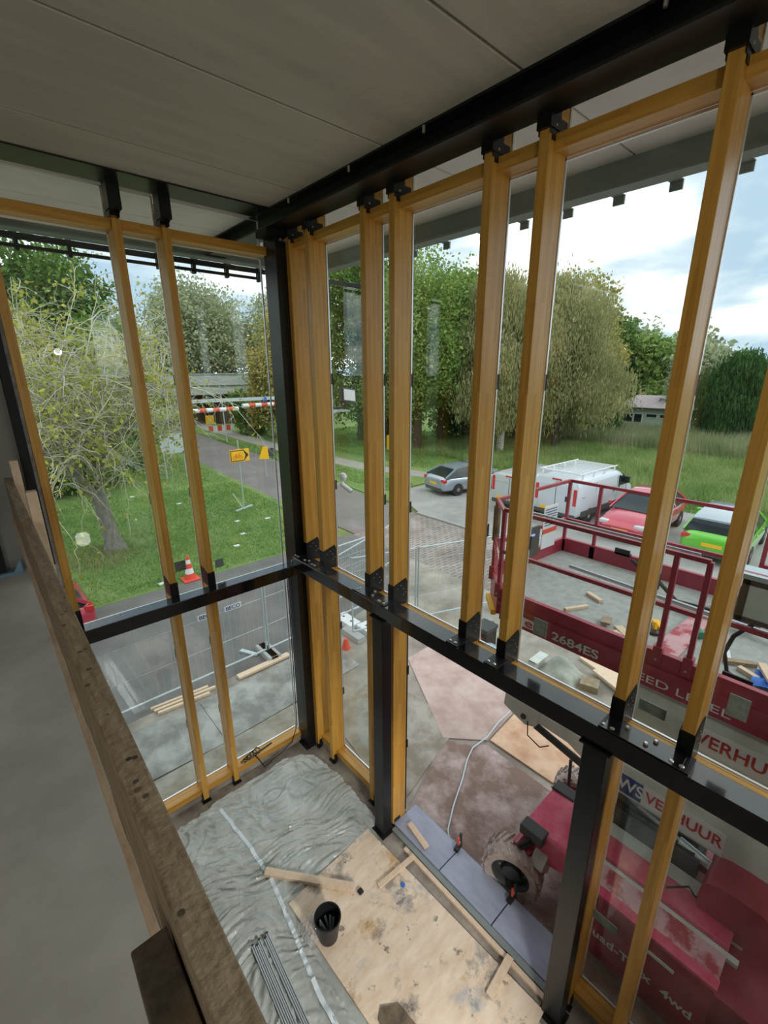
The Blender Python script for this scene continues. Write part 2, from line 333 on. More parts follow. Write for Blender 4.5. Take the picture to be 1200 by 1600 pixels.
for yc, la in ((3.335, 'black square steel post on the inside left of the open doorway'), (.94, 'black square steel post right of the open doorway, cut by the picture bottom')):
    d = thing('steel_post', (2.92, yc, 0), la, 'post', 'steel posts of the doorway')
    MB().box((2.85,yc-.085,0),(2.99,yc+.085,3.17)).build('shaft', M_['steel'], d, .005)
    MB().box((2.83,yc-.11,3.155),(3.01,yc+.11,3.17)).build('head_plate', M_['steelmatt'], d)
    MB().box((2.82,yc-.11,0),(3.02,yc+.11,.015)).build('base_plate', M_['steelmatt'], d)
for x0, x1, la in ((.235,.305,'slim black steel column against the end wall beside the leftmost timber mullion'), (-.30,-.06,'wide black steel column on the end wall at the far left picture edge, above the landing')):
    c_ = thing('wall_column', ((x0+x1)/2, 5.26, LZ), la, 'column')
    MB().box((x0,5.20,LZ),(x1,5.31,7.43)).build('shaft', M_['steelmatt'], c_, .004)

# ------------------------------------------------------------------ timber mullions
def mullion(side, c, z0, la, foot=True, lower=True):
    # side 'B': runs along y at x = 3.05..3.28 ; side 'A': runs along x at y = 5.27..5.50
    def P(u0, u1, v0, v1, za, zb, b_):           # u = depth from inner face, v = across
        if side == 'B': return b_.box((3.05+u0, c+v0, za), (3.05+u1, c+v1, zb))
        return b_.box((c+v0, 5.275+u0, za), (c+v1, 5.275+u1, zb))
    o = thing('timber_mullion', (3.16, c, z0) if side == 'B' else (c, 5.39, z0), la, 'mullion', 'timber mullions of the '+('right' if side == 'B' else 'left')+' glass wall')
    zt = 3.33 if side == 'B' else 3.20; top = 7.20 if side == 'B' else 7.12
    s = MB(); P(0, .215, -.0375, .0375, z0, top, s); P(.12, .215, -.0375, .0375, top, 7.36, s)
    s.build('shaft', M_['glulam'], o, .003)
    g_ = MB(); P(.215, .245, -.03, .03, max(z0, .1), 7.3, g_); g_.build('gasket', M_['gasket'], o)
    br = MB(); P(-.008, .0, -.043, .043, zt, zt+.17, br)
    for sg in (-1, 1):
        if side == 'B': br.prism([(3.042, c+sg*.043-.003, zt), (3.055, c+sg*.043-.003, zt), (3.055, c+sg*.043-.003, zt-.07), (3.25, c+sg*.043-.003, zt-.10), (3.25, c+sg*.043-.003, zt+.17), (3.23, c+sg*.043-.003, zt+.22), (3.042, c+sg*.043-.003, zt+.17)], (0, .006, 0))
        else: br.prism([(c+sg*.043-.003, 5.267, zt), (c+sg*.043-.003, 5.47, zt), (c+sg*.043-.003, 5.47, zt+.17), (c+sg*.043-.003, 5.45, zt+.22), (c+sg*.043-.003, 5.267, zt+.17)], (.006, 0, 0))
    if side == 'B': br.box((2.875, c-.075, zt), (3.05, c+.055, zt+.009))
    br.build('transom_bracket', M_['steel'], o)
    sc_ = []
    for du, dz in ((.05,.12),(.10,.15),(.14,.10),(.14,.03),(.17,.05)):
        for sg in ((-1,) if side == 'B' else (-1, 1)):
            if side == 'B': sc_.append(((3.05+du, c+sg*.045, zt+dz), (3.05+du, c+sg*.051, zt+dz), .006))
            else: sc_.append(((c+sg*.045, 5.275+du, zt+dz), (c+sg*.051, 5.275+du, zt+dz), .006))
    if side == 'B':
        for y in (c-.03, c+.03): sc_.append(('dome', (2.91, y, zt+.009), [(.016,0),(.016,.006),(.009,.011)]))
    each('screw', M_['bolt'], o, sc_)
    tb = MB(); P(-.006, .10, -.043, -.037, 7.17, 7.30, tb); P(-.006, .10, .037, .043, 7.17, 7.30, tb); P(.10, .108, -.043, .043, 7.17, 7.36, tb); P(.02, .19, -.044, -.038, 7.14, 7.27, tb); P(.02,.19,.038,.044,7.14,7.27, tb)
    if side == 'A': P(-.05, .11, -.055, .055, 7.19, 7.43, tb)
    else: P(-.02,.10,-.05,.05,7.2,7.275,tb)
    tb.build('head_bracket', M_['steel'], o)
    hb = []
    for du, dz in ((.05,7.22),(.13,7.2)):
        if side == 'B': hb.append(((3.05+du,c-.044,dz),(3.05+du,c-.053,dz),.008))
        else: hb.append(((c-.044,5.275+du,dz),(c-.053,5.275+du,dz),.008))
    each('screw', M_['bolt'], o, hb)
    for z in (1.15, 2.25, 4.3, 5.6) if lower else (4.3, 5.6):       # small black glazing blocks on the gasket line
        cb = MB(); P(.222, .248, -.046, -.037, z, z+.12, cb); cb.build('glazing_clip', M_['gasket'], o)
    if foot:
        fb = MB(); P(-.012, .05, -.06, .06, 0, .012, fb); P(.02, .12, -.045, -.037, 0, z0+.07, fb); P(.02, .12, .037, .045, 0, z0+.07, fb)
        fb.build('foot_bracket', M_['blackplastic'], o)
    return o
for c, z0, fo, lo, la in (
    (5.075, .07, 1, 1, 'amber timber mullion squeezed right beside the black corner column'),
    (4.67, .07, 1, 1, 'second timber mullion right of the black corner column'),
    (3.725, .07, 1, 1, 'timber mullion left of the pair in front of which the black door post stands'),
    (3.32, .03, 1, 1, 'timber mullion forming the left jamb of the open doorway, reaching down to the grey stone'),
    (2.32, 3.10, 0, 0, 'timber mullion ending on the steel transom just right of the silver car'),
    (1.89, 3.10, 0, 0, 'timber mullion ending on the steel transom in front of the parked vans'),
    (.90, .07, 1, 1, 'timber mullion rising above the right black door post, in front of the red car'),
    (.47, .07, 1, 1, 'rightmost timber mullion fully in view, crossing the green car')):
    mullion('B', c, z0, la, fo, lo)
mullion('B', -.53, .07, 'timber mullion cut by the right picture edge')
for c, la in ((.375, 'leftmost timber mullion, leaning in view beside the foam joint of the end wall'), (1.355, 'timber mullion of the left glass wall right of the bare pollarded tree'), (1.80, 'timber mullion of the left glass wall nearest the black corner column')):
    mullion('A', c, .055, la)

# ------------------------------------------------------------------ timber rails and panes
Bc = [5.075, 4.67, 3.725, 3.32, 2.32, 1.89, .90, .47, -.53]; Ac = [.375, 1.355, 1.80, 2.958]
tr_n = [7]; wn = [1]
def rail(side, c0, c1, z0, z1, u0=.075):
    nm = 'trim_%d' % tr_n[0]; tr_n[0] += 1
    if side == 'B': o = MB().box((3.05+u0, c1+.0375, z0), (3.265, c0-.0375, z1)).build(nm, M_['glulam_y'], None, .002)
    else: o = MB().box((c0+.0375, 5.275+u0, z0), (c1-.0375, 5.49, z1)).build(nm, M_['glulam_x'], None, .002)
    return struct(o)
def pane(side, c0, c1, z0, z1):
    nm = 'window_%d' % wn[0]; wn[0] += 1
    if side == 'B':
        o = MB().box((3.27, c1+.03, z0), (3.294, c0-.03, z1)).build(nm, M_['glass'])
        sp = MB(); x0, x1 = 3.268, 3.284
        for a, b_ in (((x0,c1+.03,z0-.004),(x1,c0-.03,z0+.012)), ((x0,c1+.03,z1-.012),(x1,c0-.03,z1+.004)), ((x0,c1+.028,z0),(x1,c1+.044,z1)), ((x0,c0-.044,z0),(x1,c0-.028,z1))): sp.box(a, b_)
    else:
        o = MB().box((c0+.03, 5.495, z0), (c1-.03, 5.519, z1)).build(nm, M_['glass'])
        sp = MB(); y0, y1 = 5.492, 5.508
        for a, b_ in (((c0+.03,y0,z0-.004),(c1-.03,y1,z0+.012)), ((c0+.03,y0,z1-.012),(c1-.03,y1,z1+.004)), ((c0+.028,y0,z0),(c0+.045,y1,z1)), ((c1-.045,y0,z0),(c1-.028,y1,z1))): sp.box(a, b_)
    struct(o); sp.build('spacer_bar', M_['spacer'], o); return o
panes = {}
for i, (c0, c1) in enumerate(zip(Bc[:-1], Bc[1:])):
    rail('B', c0, c1, 3.10, 3.20, .08); rail('B', c0, c1, 7.09, 7.18, .06)
    panes['u%d' % i] = pane('B', c0, c1, 3.205, 7.085); pane('B', c0, c1, 7.185, 7.43)
    if i in (0, 1, 2, 6, 7):
        rail('B', c0, c1, .10, .20, .07); panes['l%d' % i] = pane('B', c0, c1, .205, 3.095)
for i, (c0, c1) in enumerate(zip(Ac[:-1], Ac[1:])):
    rail('A', c0, c1, 2.98, 3.08, .08); rail('A', c0, c1, 7.04, 7.13, .06); rail('A', c0, c1, .10, .19, .07)
    panes['a%d' % i] = pane('A', c0, c1, 3.085, 7.035); panes['b%d' % i] = pane('A', c0, c1, .195, 2.975); pane('A', c0, c1, 7.135, 7.43)
# grey labels stuck to the glass
for (y, z, w, h, la) in ((1.665,3.64,.12,.15,'grey square label stuck to the upper pane over the lift lettering'), (.74,3.385,.18,.09,'flat grey label stuck low on the narrow pane above the black door post'), (.285,3.69,.11,.16,'grey square label stuck to the pane right of the last timber mullion'), (.76,1.09,.20,.10,'torn grey label stuck on the lower pane right of the doorway')):
    tag(MB().box((3.262,y-w/2,z-h/2),(3.267,y+w/2,z+h/2)).build('pane_label', M_['sticker']), la, 'label', 'labels stuck on the glass')
for (x, z, w, h, la) in ((1.52,3.47,.13,.13,'pale label stuck low on the left glass beside the traffic cone'), (2.0,3.37,.11,.11,'pale label stuck low on the left glass near the second timber mullion')):
    tag(MB().box((x-w/2,5.488,z-h/2),(x+w/2,5.492,z+h/2)).build('pane_label', M_['sticker']), la, 'label', 'labels stuck on the glass')

# black louvre rails hung outside the left fascia
lr = thing('sunshade_rail', (2, 7.25, 7.12), 'black double rail hung outside under the left roof edge', 'rail')
MB().box((-2.5,7.2,7.22),(5.9,7.25,7.285)).build('upper_rail', M_['steelmatt'], lr)
MB().box((-2.5,7.2,7.13),(3.75,7.25,7.165)).build('lower_rail', M_['steelmatt'], lr)
for x in (-1.2,-.3,.24,.757,1.278,1.79,2.30,2.78,3.27,3.79): MB().box((x-.022,7.19,7.10),(x+.022,7.27,7.30)).box((x-.012,7.0,7.26),(x+.012,7.25,7.29)).build('hanger', M_['steelmatt'], lr)
for i, y in enumerate((.25,.72,1.19,1.66,2.12,2.60,3.08,3.6,4.15,4.7)):
    tag(MB().box((4.60,y-.05,7.235),(4.74,y+.05,7.243)).box((4.72,y-.05,7.17),(4.74,y+.05,7.24)).build('fascia_bracket', M_['greysteel']), 'small grey angle bracket under the outer roof edge on the right', 'bracket', 'brackets under the right roof edge')

# ------------------------------------------------------------------ guard rail of the landing
gr = thing('guard_rail', (.11, 0, LZ), 'weathered brown timber guard plank running along the landing edge', 'railing')
def ragged(y):
    return 4.50 + .012*math.sin(y*9) + .010*math.sin(y*23+1) + (.02 if math.sin(y*5.3) > .85 else 0)
ys = [-1.5 + i*.05 for i in range(int((5.2+1.5)/.05)+1)]
rings = [[(.083, y, ragged(y)), (.140, y, 4.50), (.140, y, 4.848), (.1365, y, 4.85), (.086, y, 4.85), (.083, y, 4.847)] for y in ys]
MB().loft(rings).build('top_plank', M_['oldwood'], gr)
MB().loft([[(.066, y, 4.42+.008*math.sin(y*17)), (.082, y, 4.42), (.082, y, 4.50), (.066, y, 4.485+.01*math.sin(y*13))] for y in ys]).build('plywood_strip', M_['palewood'], gr)
for y, ww in ((3.54,.07),(4.95,.07),(-.8,.07)):
    MB().box((.142,y,3.7),(.200,y+ww,5.03)).build('post', M_['palewood'], gr, .003)
kb = MB()
for i in range(22):
    y = R.uniform(.5, 4.5); r = R.uniform(.004, .009); kb.lathe([(r,0),(r*.7,.0006)], (R.uniform(.092,.13), y, 4.8502), n=8)
kb.build('knot', M_['darkwood'], gr)['kind'] = 'stuff'
tag(MB().box((.0155,-1.0,4.60),(.0785,.715,4.75)).build('timber_offcut', M_['darkwood'], None, .004), 'dark stained timber block lying along the guard plank at the bottom left', 'timber')
tag(MB().box((-.16,5.16,LZ),(.05,5.30,LZ+.03)).prism([(-.02,5.15,LZ+.02),(.05,5.17,LZ+.02),(.045,5.22,LZ+.12)],(.01,.05,0)).build('foil_scrap', mat('pale_blue_foil', (.18,.32,.42), .4)), 'scrap of pale blue foil on the landing against the end wall', 'scrap')

# ================================================================== GROUND OUTSIDE
def brickmat(name, c1, c2, mort, sx, w, h):
    m_ = bpy.data.materials.new(name); m_.use_nodes = True; N = m_.node_tree.nodes; L = m_.node_tree.links; b = N['Principled BSDF']; b.inputs['Roughness'].default_value = .85
    t = N.new('ShaderNodeTexCoord'); br = N.new('ShaderNodeTexBrick'); L.new(t.outputs['Object'], br.inputs['Vector']); br.inputs['Scale'].default_value = sx; br.inputs['Brick Width'].default_value = w; br.inputs['Row Height'].default_value = h
    br.inputs['Mortar Size'].default_value = .018; br.inputs['Color1'].default_value = (*c1,1); br.inputs['Color2'].default_value = (*c2,1); br.inputs['Mortar'].default_value = (*mort,1)
    z = N.new('ShaderNodeTexNoise'); z.inputs['Scale'].default_value = .6; z.inputs['Detail'].default_value = 6; L.new(t.outputs['Object'], z.inputs['Vector'])
    r = N.new('ShaderNodeValToRGB'); r.color_ramp.elements[0].position = .4; r.color_ramp.elements[1].position = .62; r.color_ramp.elements[0].color = (.75,.7,.66,1); r.color_ramp.elements[1].color = (1.25,1.22,1.2,1); L.new(z.outputs[0], r.inputs[0])
    x = N.new('ShaderNodeMix'); x.data_type = 'RGBA'; x.blend_type = 'MULTIPLY'; x.inputs[0].default_value = 1; L.new(br.outputs[0], x.inputs[6]); L.new(r.outputs[0], x.inputs[7]); L.new(x.outputs[2], b.inputs['Base Color']); return m_
M_['soil'] = mat('sandy_yard_soil', (.22,.195,.16), .95, noise=((.44,.41,.35), .9, .38, .66), bump=.7, bscale=14)
M_['asphalt'] = mat('grey_asphalt', (.125,.125,.12), .85, noise=((.20,.195,.19), .8, .35, .7), bump=.3, bscale=60)
M_['road'] = mat('reddish_asphalt_road', (.17,.155,.15), .85, noise=((.23,.21,.205), .5, .35, .7), bump=.2, bscale=50)
M_['plate'] = mat('muddy_steel_plate', (.20,.20,.185), .6, noise=((.42,.42,.39), 1.7, .42, .62), bump=.25, bscale=9)
M_['plate2'] = mat('sand_dusted_plate', (.25,.22,.165), .75, noise=((.40,.38,.32), 2.2, .4, .6), bump=.3, bscale=14)
M_['mudplate'] = mat('brown_mud_on_plate', (.24,.165,.13), .8, noise=((.60,.50,.47), 1.5, .44, .66), bump=.45, bscale=22)
M_['pinkplate'] = mat('pale_dust_on_plate', (.42,.31,.265), .8, noise=((.56,.45,.40), 1.9, .38, .62), bump=.25, bscale=16)
M_['orangeply'] = mat('wet_orange_plywood', (.50,.27,.14), .5, noise=((.70,.50,.33), 2.4, .35, .62), bump=.15)
M_['lawn'] = mat('lawn_ground', (.10,.19,.045), .95, noise=((.22,.30,.09), .7, .35, .7), bump=.6, bscale=40)
M_['rough'] = mat('rough_meadow_ground', (.11,.17,.05), .95, noise=((.22,.25,.10), .4, .35, .7), bump=.6, bscale=20)
M_['paving'] = brickmat('clay_brick_street', (.19,.165,.155), (.26,.23,.215), (.40,.37,.35), 1, .30, .15)
M_['pad'] = mat('concrete_parking_pad', (.27,.265,.25), .85, noise=((.37,.365,.35), .9, .35, .65), bump=.2)
M_['kerb'] = mat('concrete_kerb', (.34,.33,.31), .85)
M_['path'] = mat('gravel_path', (.30,.28,.25), .9, noise=((.38,.36,.32), 3, .35, .65))
def flat(name, pts, z, mt, th=.02):
    return struct(MB().prism([(x, y, z-th) for x, y in pts], (0, 0, th)).build(name, mt))
def rect(x0, y0, x1, y1): return [(x0,y0),(x1,y0),(x1,y1),(x0,y1)]
flat('ground', rect(-80,-40,220,240), GZ-.03, M_['rough'], .3)
flat('ground_yard', rect(3.31,-10,9.8,12.7), GZ, M_['soil'])
flat('ground_yard_left', rect(-15,5.545,3.31,12.7), GZ, M_['soil'])
flat('ground_asphalt', [(-15,7.85),(5.2,7.85),(7.6,8.4),(9.8,10.4),(9.8,12.9),(-15,12.9)], GZ+.006, M_['asphalt'])
flat('ground_lawn', [(-30,12.9),(9.3,12.9),(9.9,15),(10.1,19.5),(10.7,29),(11.5,39),(12.2,60),(-30,60)], GZ+.012, M_['lawn'])
flat('ground_road', [(9.9,12.8),(13.4,12.8),(13.9,18),(15.1,28),(15.8,39.5),(17,62),(12.2,62),(11.5,39),(10.7,29),(10.1,19.5)], GZ+.008, M_['road'])
flat('ground_street', [(9.8,-14),(13.4,-14),(13.4,12.8),(9.8,12.8)], GZ+.004, M_['paving'])
struct(MB().box((13.4,-14,GZ-.05),(13.55,13,GZ+.07)).build('trim_kerb', M_['kerb']))
bpy.data.objects['trim_kerb'].name = 'trim_%d' % tr_n[0]; tr_n[0] += 1
flat('ground_parking', [(13.55,-14),(22,-14),(22,10),(21.5,16.2),(15.2,16.2),(13.55,13)], GZ+.05, M_['pad'], .06)
flat('ground_verge', [(13.6,13.4),(15.2,16.6),(22,16.6),(23,10),(23,-14),(50,-14),(60,60),(17.2,60),(16,39.5),(15.3,28),(14.1,18)], GZ+.015, M_['lawn'])
flat('ground_path', [(18.9,16.8),(20.3,16.8),(18.9,22),(18.6,32),(19.6,48),(21.5,62),(19.6,62),(17.9,48),(17.1,32),(17.4,22)], GZ+.03, M_['path'])
# steel track plates and boards lying in the yard
def sheet(name, pts, z, th, mt, label, cat, group=None):
    return tag(MB().prism([(x, y, z) for x, y in pts], (0, 0, th)).build(name, mt, None, .002), label, cat, group)
sheet('steel_plate', [(.2,6.32),(2.05,6.28),(2.05,7.52),(.2,7.56)], GZ, .02, M_['plate'], 'stained grey track plate outside the left glass, left of the timber offcuts', 'plate', 'track plates in the yard')
sheet('steel_plate', [(2.06,6.28),(5.0,6.42),(4.98,7.62),(2.06,7.52)], GZ, .02, M_['plate'], 'stained grey track plate outside the left glass, ending by the single plank', 'plate', 'track plates in the yard')
sheet('steel_plate', [(.2,5.58),(3.6,5.6),(3.6,6.30),(.2,6.26)], GZ, .014, M_['plate2'], 'sandy track plate right outside the left glass sill', 'plate', 'track plates in the yard')
sheet('steel_plate', [(3.34,3.5),(5.25,3.95),(5.1,5.9),(3.7,5.8)], GZ, .018, M_['plate2'], 'dusty track plate seen through the narrow pane behind the left door post', 'plate', 'track plates in the yard')
sheet('steel_plate', [(3.47,-.8),(5.15,-.8),(5.22,3.35),(4.75,3.9),(3.47,3.4)], GZ+.0, .014, M_['mudplate'], 'brown muddy plate filling the open doorway, beneath the hose', 'plate', 'track plates in the yard')
sheet('steel_plate', [(4.80,3.93),(5.30,3.40),(6.62,3.52),(7.0,5.9),(5.9,5.9)], GZ, .02, M_['pinkplate'], 'pale pinkish plate beyond the orange board in the doorway', 'plate', 'track plates in the yard')
sheet('plywood_board', [(5.33,3.37),(6.56,3.47),(6.50,1.05),(5.36,1.0)], GZ+.0, .03, M_['orangeply'], 'wet orange plywood board on the ground behind the far lift wheel', 'board')
def plank(name, a, b, w, h, mt, label, cat, group=None):
    return tag(MB().bar(a, b, w, h).build(name, mt, None, .002), label, cat, group)
plank('wooden_plank', (2.90,7.70,GZ+.045), (4.05,7.70,GZ+.045), .14, .05, M_['palewood'], 'long flat plank on the ground outside, beside the corner column', 'plank')
for i, (a, b, la) in enumerate((((1.33,7.92),(2.35,7.84),'pale batten outside the left glass, farthest of the loose bundle'), ((1.36,7.82),(2.45,7.74),'middle pale batten of the loose bundle outside the left glass'), ((1.40,7.72),(2.30,7.64),'pale batten of the loose bundle nearest the left glass'))):
    plank('timber_batten', (*a,GZ+.03), (*b,GZ+.03), .055, .05, M_['palewood'], la, 'batten', 'battens on the ground outside')
plank('wooden_plank', (8.75,3.38,GZ+.04), (8.15,1.55,GZ+.04), .34, .06, M_['palewood'], 'wide pale plank on the sand below the lift platform', 'plank')
plank('wooden_plank', (8.35,3.0,GZ+.10), (7.9,1.9,GZ+.10), .12, .05, M_['palewood'], 'narrow pale plank on the sand beside the wide one', 'plank')
plank('paving_slab', (8.1,6.0,GZ+.02), (8.6,5.7,GZ+.02), .35, .04, M_['pad'], 'grey slab on the sand behind the toolbox', 'slab')
tag(MB().bar((3.35,8.55,GZ+.03), (3.55,8.15,GZ+.03), .09, .04).build('blue_scrap', M_['zinc']), 'short pale blue strip on the ground beside the long plank', 'scrap')
tag(MB().box((7.72,2.72,GZ),(8.02,3.05,GZ+.14), Matrix.Translation((7.87,2.9,0)) @ Matrix.Rotation(.3,4,'Z') @ Matrix.Translation((-7.87,-2.9,0))).build('brown_block', mat('brown_block', (.26,.20,.12), .8, noise=((.34,.28,.19), 9, .4, .6)), None, .008), 'brown block on the sand beneath the lift lettering', 'block')
tb = MB().grid(lambda u, v: (7.5+.7*u, 3.05+.8*v, GZ+.32*math.sin(PI*u)*math.sin(PI*v)*(1+.3*math.sin(7*u+5*v))+.001), 14, 14)
tag(tb.build('covered_heap', mat('grey_cover', (.30,.32,.27), .6, noise=((.42,.44,.38), 5, .4, .6)), None, 0, True), 'rounded grey covered heap on the sand below the lift platform', 'heap')
tag(MB().box((7.5,3.86,GZ),(7.95,4.0,GZ+.22)).box((7.5,3.8,GZ+.2),(7.95,3.99,GZ+.23)).build('grey_channel', M_['boom']), 'short grey channel leaning by the covered heap', 'channel')
# toolbox and blue sack
tbx = thing('toolbox', (7.55,5.1,GZ), 'black toolbox with a red button standing in the yard below the lift corner', 'toolbox')
MB().box((7.35,4.95,GZ),(7.75,5.30,GZ+.42)).build('body', M_['blackplastic'], tbx, .02); MB().box((7.33,4.93,GZ+.42),(7.77,5.32,GZ+.52)).build('lid', M_['darkgrey'], tbx, .02)
MB().cyl((7.345,5.1,GZ+.28),(7.33,5.1,GZ+.28),.05,n=14).build('button', M_['orange'], tbx)
tag(MB().grid(lambda u,v:(7.0+.55*u,4.55+.5*v,GZ+.3*math.sin(PI*u)**.6*math.sin(PI*v)**.6+.001),10,10).build('blue_sack', mat('pale_blue_sack',(.28,.40,.44),.6), None,0,True), 'crumpled pale blue sack in the yard beside the toolbox', 'sack')

# grass as blades
def blades(name, n, area, h, w, mt, label, lean=.5, z=GZ+.01, keep=None, seed=3):
    r = np.random.default_rng(seed); x = r.uniform(area[0], area[2], n); y = r.uniform(area[1], area[3], n)
    if keep is not None: k = keep(x, y); x = x[k]; y = y[k]; n = len(x)
    a = r.uniform(0, 2*PI, n); hh = h*r.uniform(.5, 1.3, n); lx = r.normal(0, lean, n)*hh; ly = r.normal(0, lean, n)*hh; ww = w*r.uniform(.6,1.3,n)
    v = np.zeros((n, 3, 3), np.float32)
    v[:,0] = np.stack([x-np.cos(a)*ww, y-np.sin(a)*ww, np.full(n, z)], 1); v[:,1] = np.stack([x+np.cos(a)*ww, y+np.sin(a)*ww, np.full(n, z)], 1); v[:,2] = np.stack([x+lx, y+ly, z+hh], 1)
    me = rawmesh(name, v.reshape(-1,3), 3, mt); o = bpy.data.objects.new(name, me); C.objects.link(o)
    if label: tag(o, label, 'grass', kind='stuff')
    return o
def rawmesh(name, v, k, mt):
    nf = len(v)//k; me = bpy.data.meshes.new(name); me.vertices.add(len(v)); me.vertices.foreach_set('co', np.asarray(v, np.float32).ravel())
    me.loops.add(len(v)); me.loops.foreach_set('vertex_index', np.arange(len(v), dtype=np.int32)); me.polygons.add(nf)
    me.polygons.foreach_set('loop_start', np.arange(0, len(v), k, dtype=np.int32)); me.update(calc_edges=True); me.validate(); me.materials.append(mt); return me
M_['blade'] = leafmat('lawn_blades', [(.10,.21,.045),(.18,.33,.075),(.30,.43,.13)])
M_['meadow'] = leafmat('meadow_blades', [(.15,.26,.07),(.28,.40,.13),(.46,.48,.24)])
M_['reed'] = leafmat('reed_blades', [(.16,.23,.10),(.32,.37,.18),(.55,.50,.36)])
blades('lawn_grass', 90000, (-2,13,10.3,34), .085, .012, M_['blade'], 'short green lawn grass around the bare pollarded tree', keep=lambda x,y: (x < 9.3+(y-13)*.07) & ((y < 24) | (np.sin(x*91+y*57) > .3)))
blades('verge_grass', 50000, (15,16.7,34,40), .12, .025, M_['blade'], 'green grass on the verge behind the silver car and the path', seed=5, keep=lambda x,y: ~((x > 17) & (x < 20.4) & (y < 40)) & (x > 14.4+(y-16)*.05))
blades('meadow_grass', 110000, (22.2,-4,40,26), .42, .022, M_['meadow'], 'rough meadow grass behind the parked cars', seed=6, keep=lambda x,y: x > 24+np.sin(y)*.5)
blades('mown_grass', 20000, (21.8,-4,25,17), .12, .02, M_['blade'], 'short mown strip between the parking and the meadow', seed=8)
blades('tall_reeds', 42000, (37,-6,47,24), 1.15, .03, M_['reed'], 'tall grey-green reeds in front of the green shed', lean=.16, seed=7)
blades('dry_tussock', 5000, (.3,14.9,3.9,18.2), .22, .010, leafmat('dry_blades', [(.20,.27,.08),(.38,.38,.18),(.52,.45,.26)]), 'dry straw-coloured tussocks around the foot of the pollarded tree', seed=9, keep=lambda x,y: ((x-2.1)/1.5)**2+((y-16.6)/1.4)**2 < np.random.default_rng(1).random(len(x))**1.2)

# ================================================================== TREES
def crown(name, blobs, n, size, mt, parent, seed=1, droop=0):
    r = np.random.default_rng(seed); vol = np.array([b[3]*b[4]*b[5] for b in blobs])**.67; cnt = (n*vol/vol.sum()).astype(int); P = []
    for b, c in zip(blobs, cnt):
        d = r.normal(size=(c,3)); d /= np.linalg.norm(d, axis=1)[:,None]; rad = r.uniform(.35, 1, c)**.45*(1+.10*r.normal(size=c))
        # lumpy surface
        lump = 1+.13*np.sin(d[:,0]*5+b[0])*np.cos(d[:,1]*6+b[1])+.10*np.sin(d[:,2]*8+d[:,0]*7)
        P.append(np.array(b[:3])+d*rad[:,None]*lump[:,None]*np.array(b[3:6]))
    P = np.concatenate(P); m_ = len(P)
    a = r.normal(size=(m_,3)); a /= np.linalg.norm(a,axis=1)[:,None]; c_ = np.cross(a, r.normal(size=(m_,3))); c_ /= np.linalg.norm(c_,axis=1)[:,None]
    s = size*r.uniform(.6,1.4,m_)[:,None]
    if droop: a = np.stack([r.normal(0,.12,m_), r.normal(0,.12,m_), -np.ones(m_)],1)*droop*r.uniform(.5,1.5,m_)[:,None]; a *= 1; v = np.stack([P-c_*s*.35, P+c_*s*.35, P+c_*s*.2+a*s, P-c_*s*.2+a*s],1)
    else: v = np.stack([P-a*s, P-c_*s*.6, P+a*s, P+c_*s*.6],1)
    v = v.reshape(-1,3); q = parent; off = np.zeros(3)
    while q: off += np.array(q.location); q = q.parent
    me = rawmesh(name, v-off, 4, mt); o = bpy.data.objects.new(name, me); C.objects.link(o); o.parent = parent; return o
def blobs_for(x, y, z0, z1, w, seed, k=9, narrow=.55):
    r = random.Random(seed); out = [(x, y, (z0+z1)/2, w*.40, w*.40, (z1-z0)*.5)]
    for i in range(k):
        a = r.uniform(0, 2*PI); t = r.random(); rr = w*.5*(1-narrow*t)*r.uniform(.35,.8); s = w*r.uniform(.16,.27)
        out.append((x+math.cos(a)*rr, y+math.sin(a)*rr, z0+(z1-z0)*(.12+.80*t), s, s, s*r.uniform(.8,1.3)))
    return out
def tree(name, x, y, h, w, label, mt, n=9000, size=.22, z0=1.5, trunk=.22, seed=1, k=10, droop=0, bark='barkdark', narrow=.55, cat='tree'):
    o = thing(name, (x, y, GZ), label, cat)
    b = MB(); b.tube([(x,y,GZ),(x+.1,y,GZ+h*.3),(x-.05,y+.1,GZ+h*.6)], trunk, 8, [trunk*1.25, trunk, trunk*.5])
    r = random.Random(seed)
    for i in range(6):
        a = r.uniform(0,2*PI); z = GZ+h*r.uniform(.25,.55); L = w*.33
        b.tube([(x,y,z),(x+math.cos(a)*L*.5,y+math.sin(a)*L*.5,z+h*.12),(x+math.cos(a)*L,y+math.sin(a)*L,z+h*.28)], .06, 5, [trunk*.45, trunk*.25, .03])
    b.build('trunk', M_[bark], o, 0, True)
    crown('foliage', blobs_for(x, y, GZ+z0, GZ+h, w, seed, k, narrow), n, size, mt, o, seed, droop)
    return o
L1 = leafmat('leaf_green_dark', [(0.052,0.114,0.026),(0.123,0.228,0.052),(0.228,0.350,0.088)])
L2 = leafmat('leaf_green_mid', [(0.105,0.193,0.044),(0.228,0.350,0.088),(0.420,0.525,0.158)])
L3 = leafmat('leaf_olive_gold', [(0.193,0.210,0.052),(0.420,0.385,0.123),(0.735,0.630,0.228)])
L4 = leafmat('leaf_willow', [(.17,.20,.07),(.36,.36,.16),(.62,.56,.30)])
L5 = leafmat('leaf_grey_green', [(0.210,0.245,0.140),(0.385,0.438,0.263),(0.595,0.630,0.420)])
L6 = leafmat('leaf_conifer', [(0.022,0.075,0.018),(0.053,0.135,0.030),(0.090,0.195,0.060)])
tree('background_tree', -4, 34, 15.5, 14, 'tall green tree at the left, behind the bare pollarded tree', L2, 46000, .15, seed=11)
tree('background_tree', 3.2, 37, 14.0, 11, 'tall green tree reaching the louvre rail above the pollarded tree', L1, 40000, .15, seed=12)
tree('background_tree', 9.5, 45, 10.0, 8, 'low grey-green tree standing in the gap above the underpass, left part', L5, 7000, .28, seed=13)
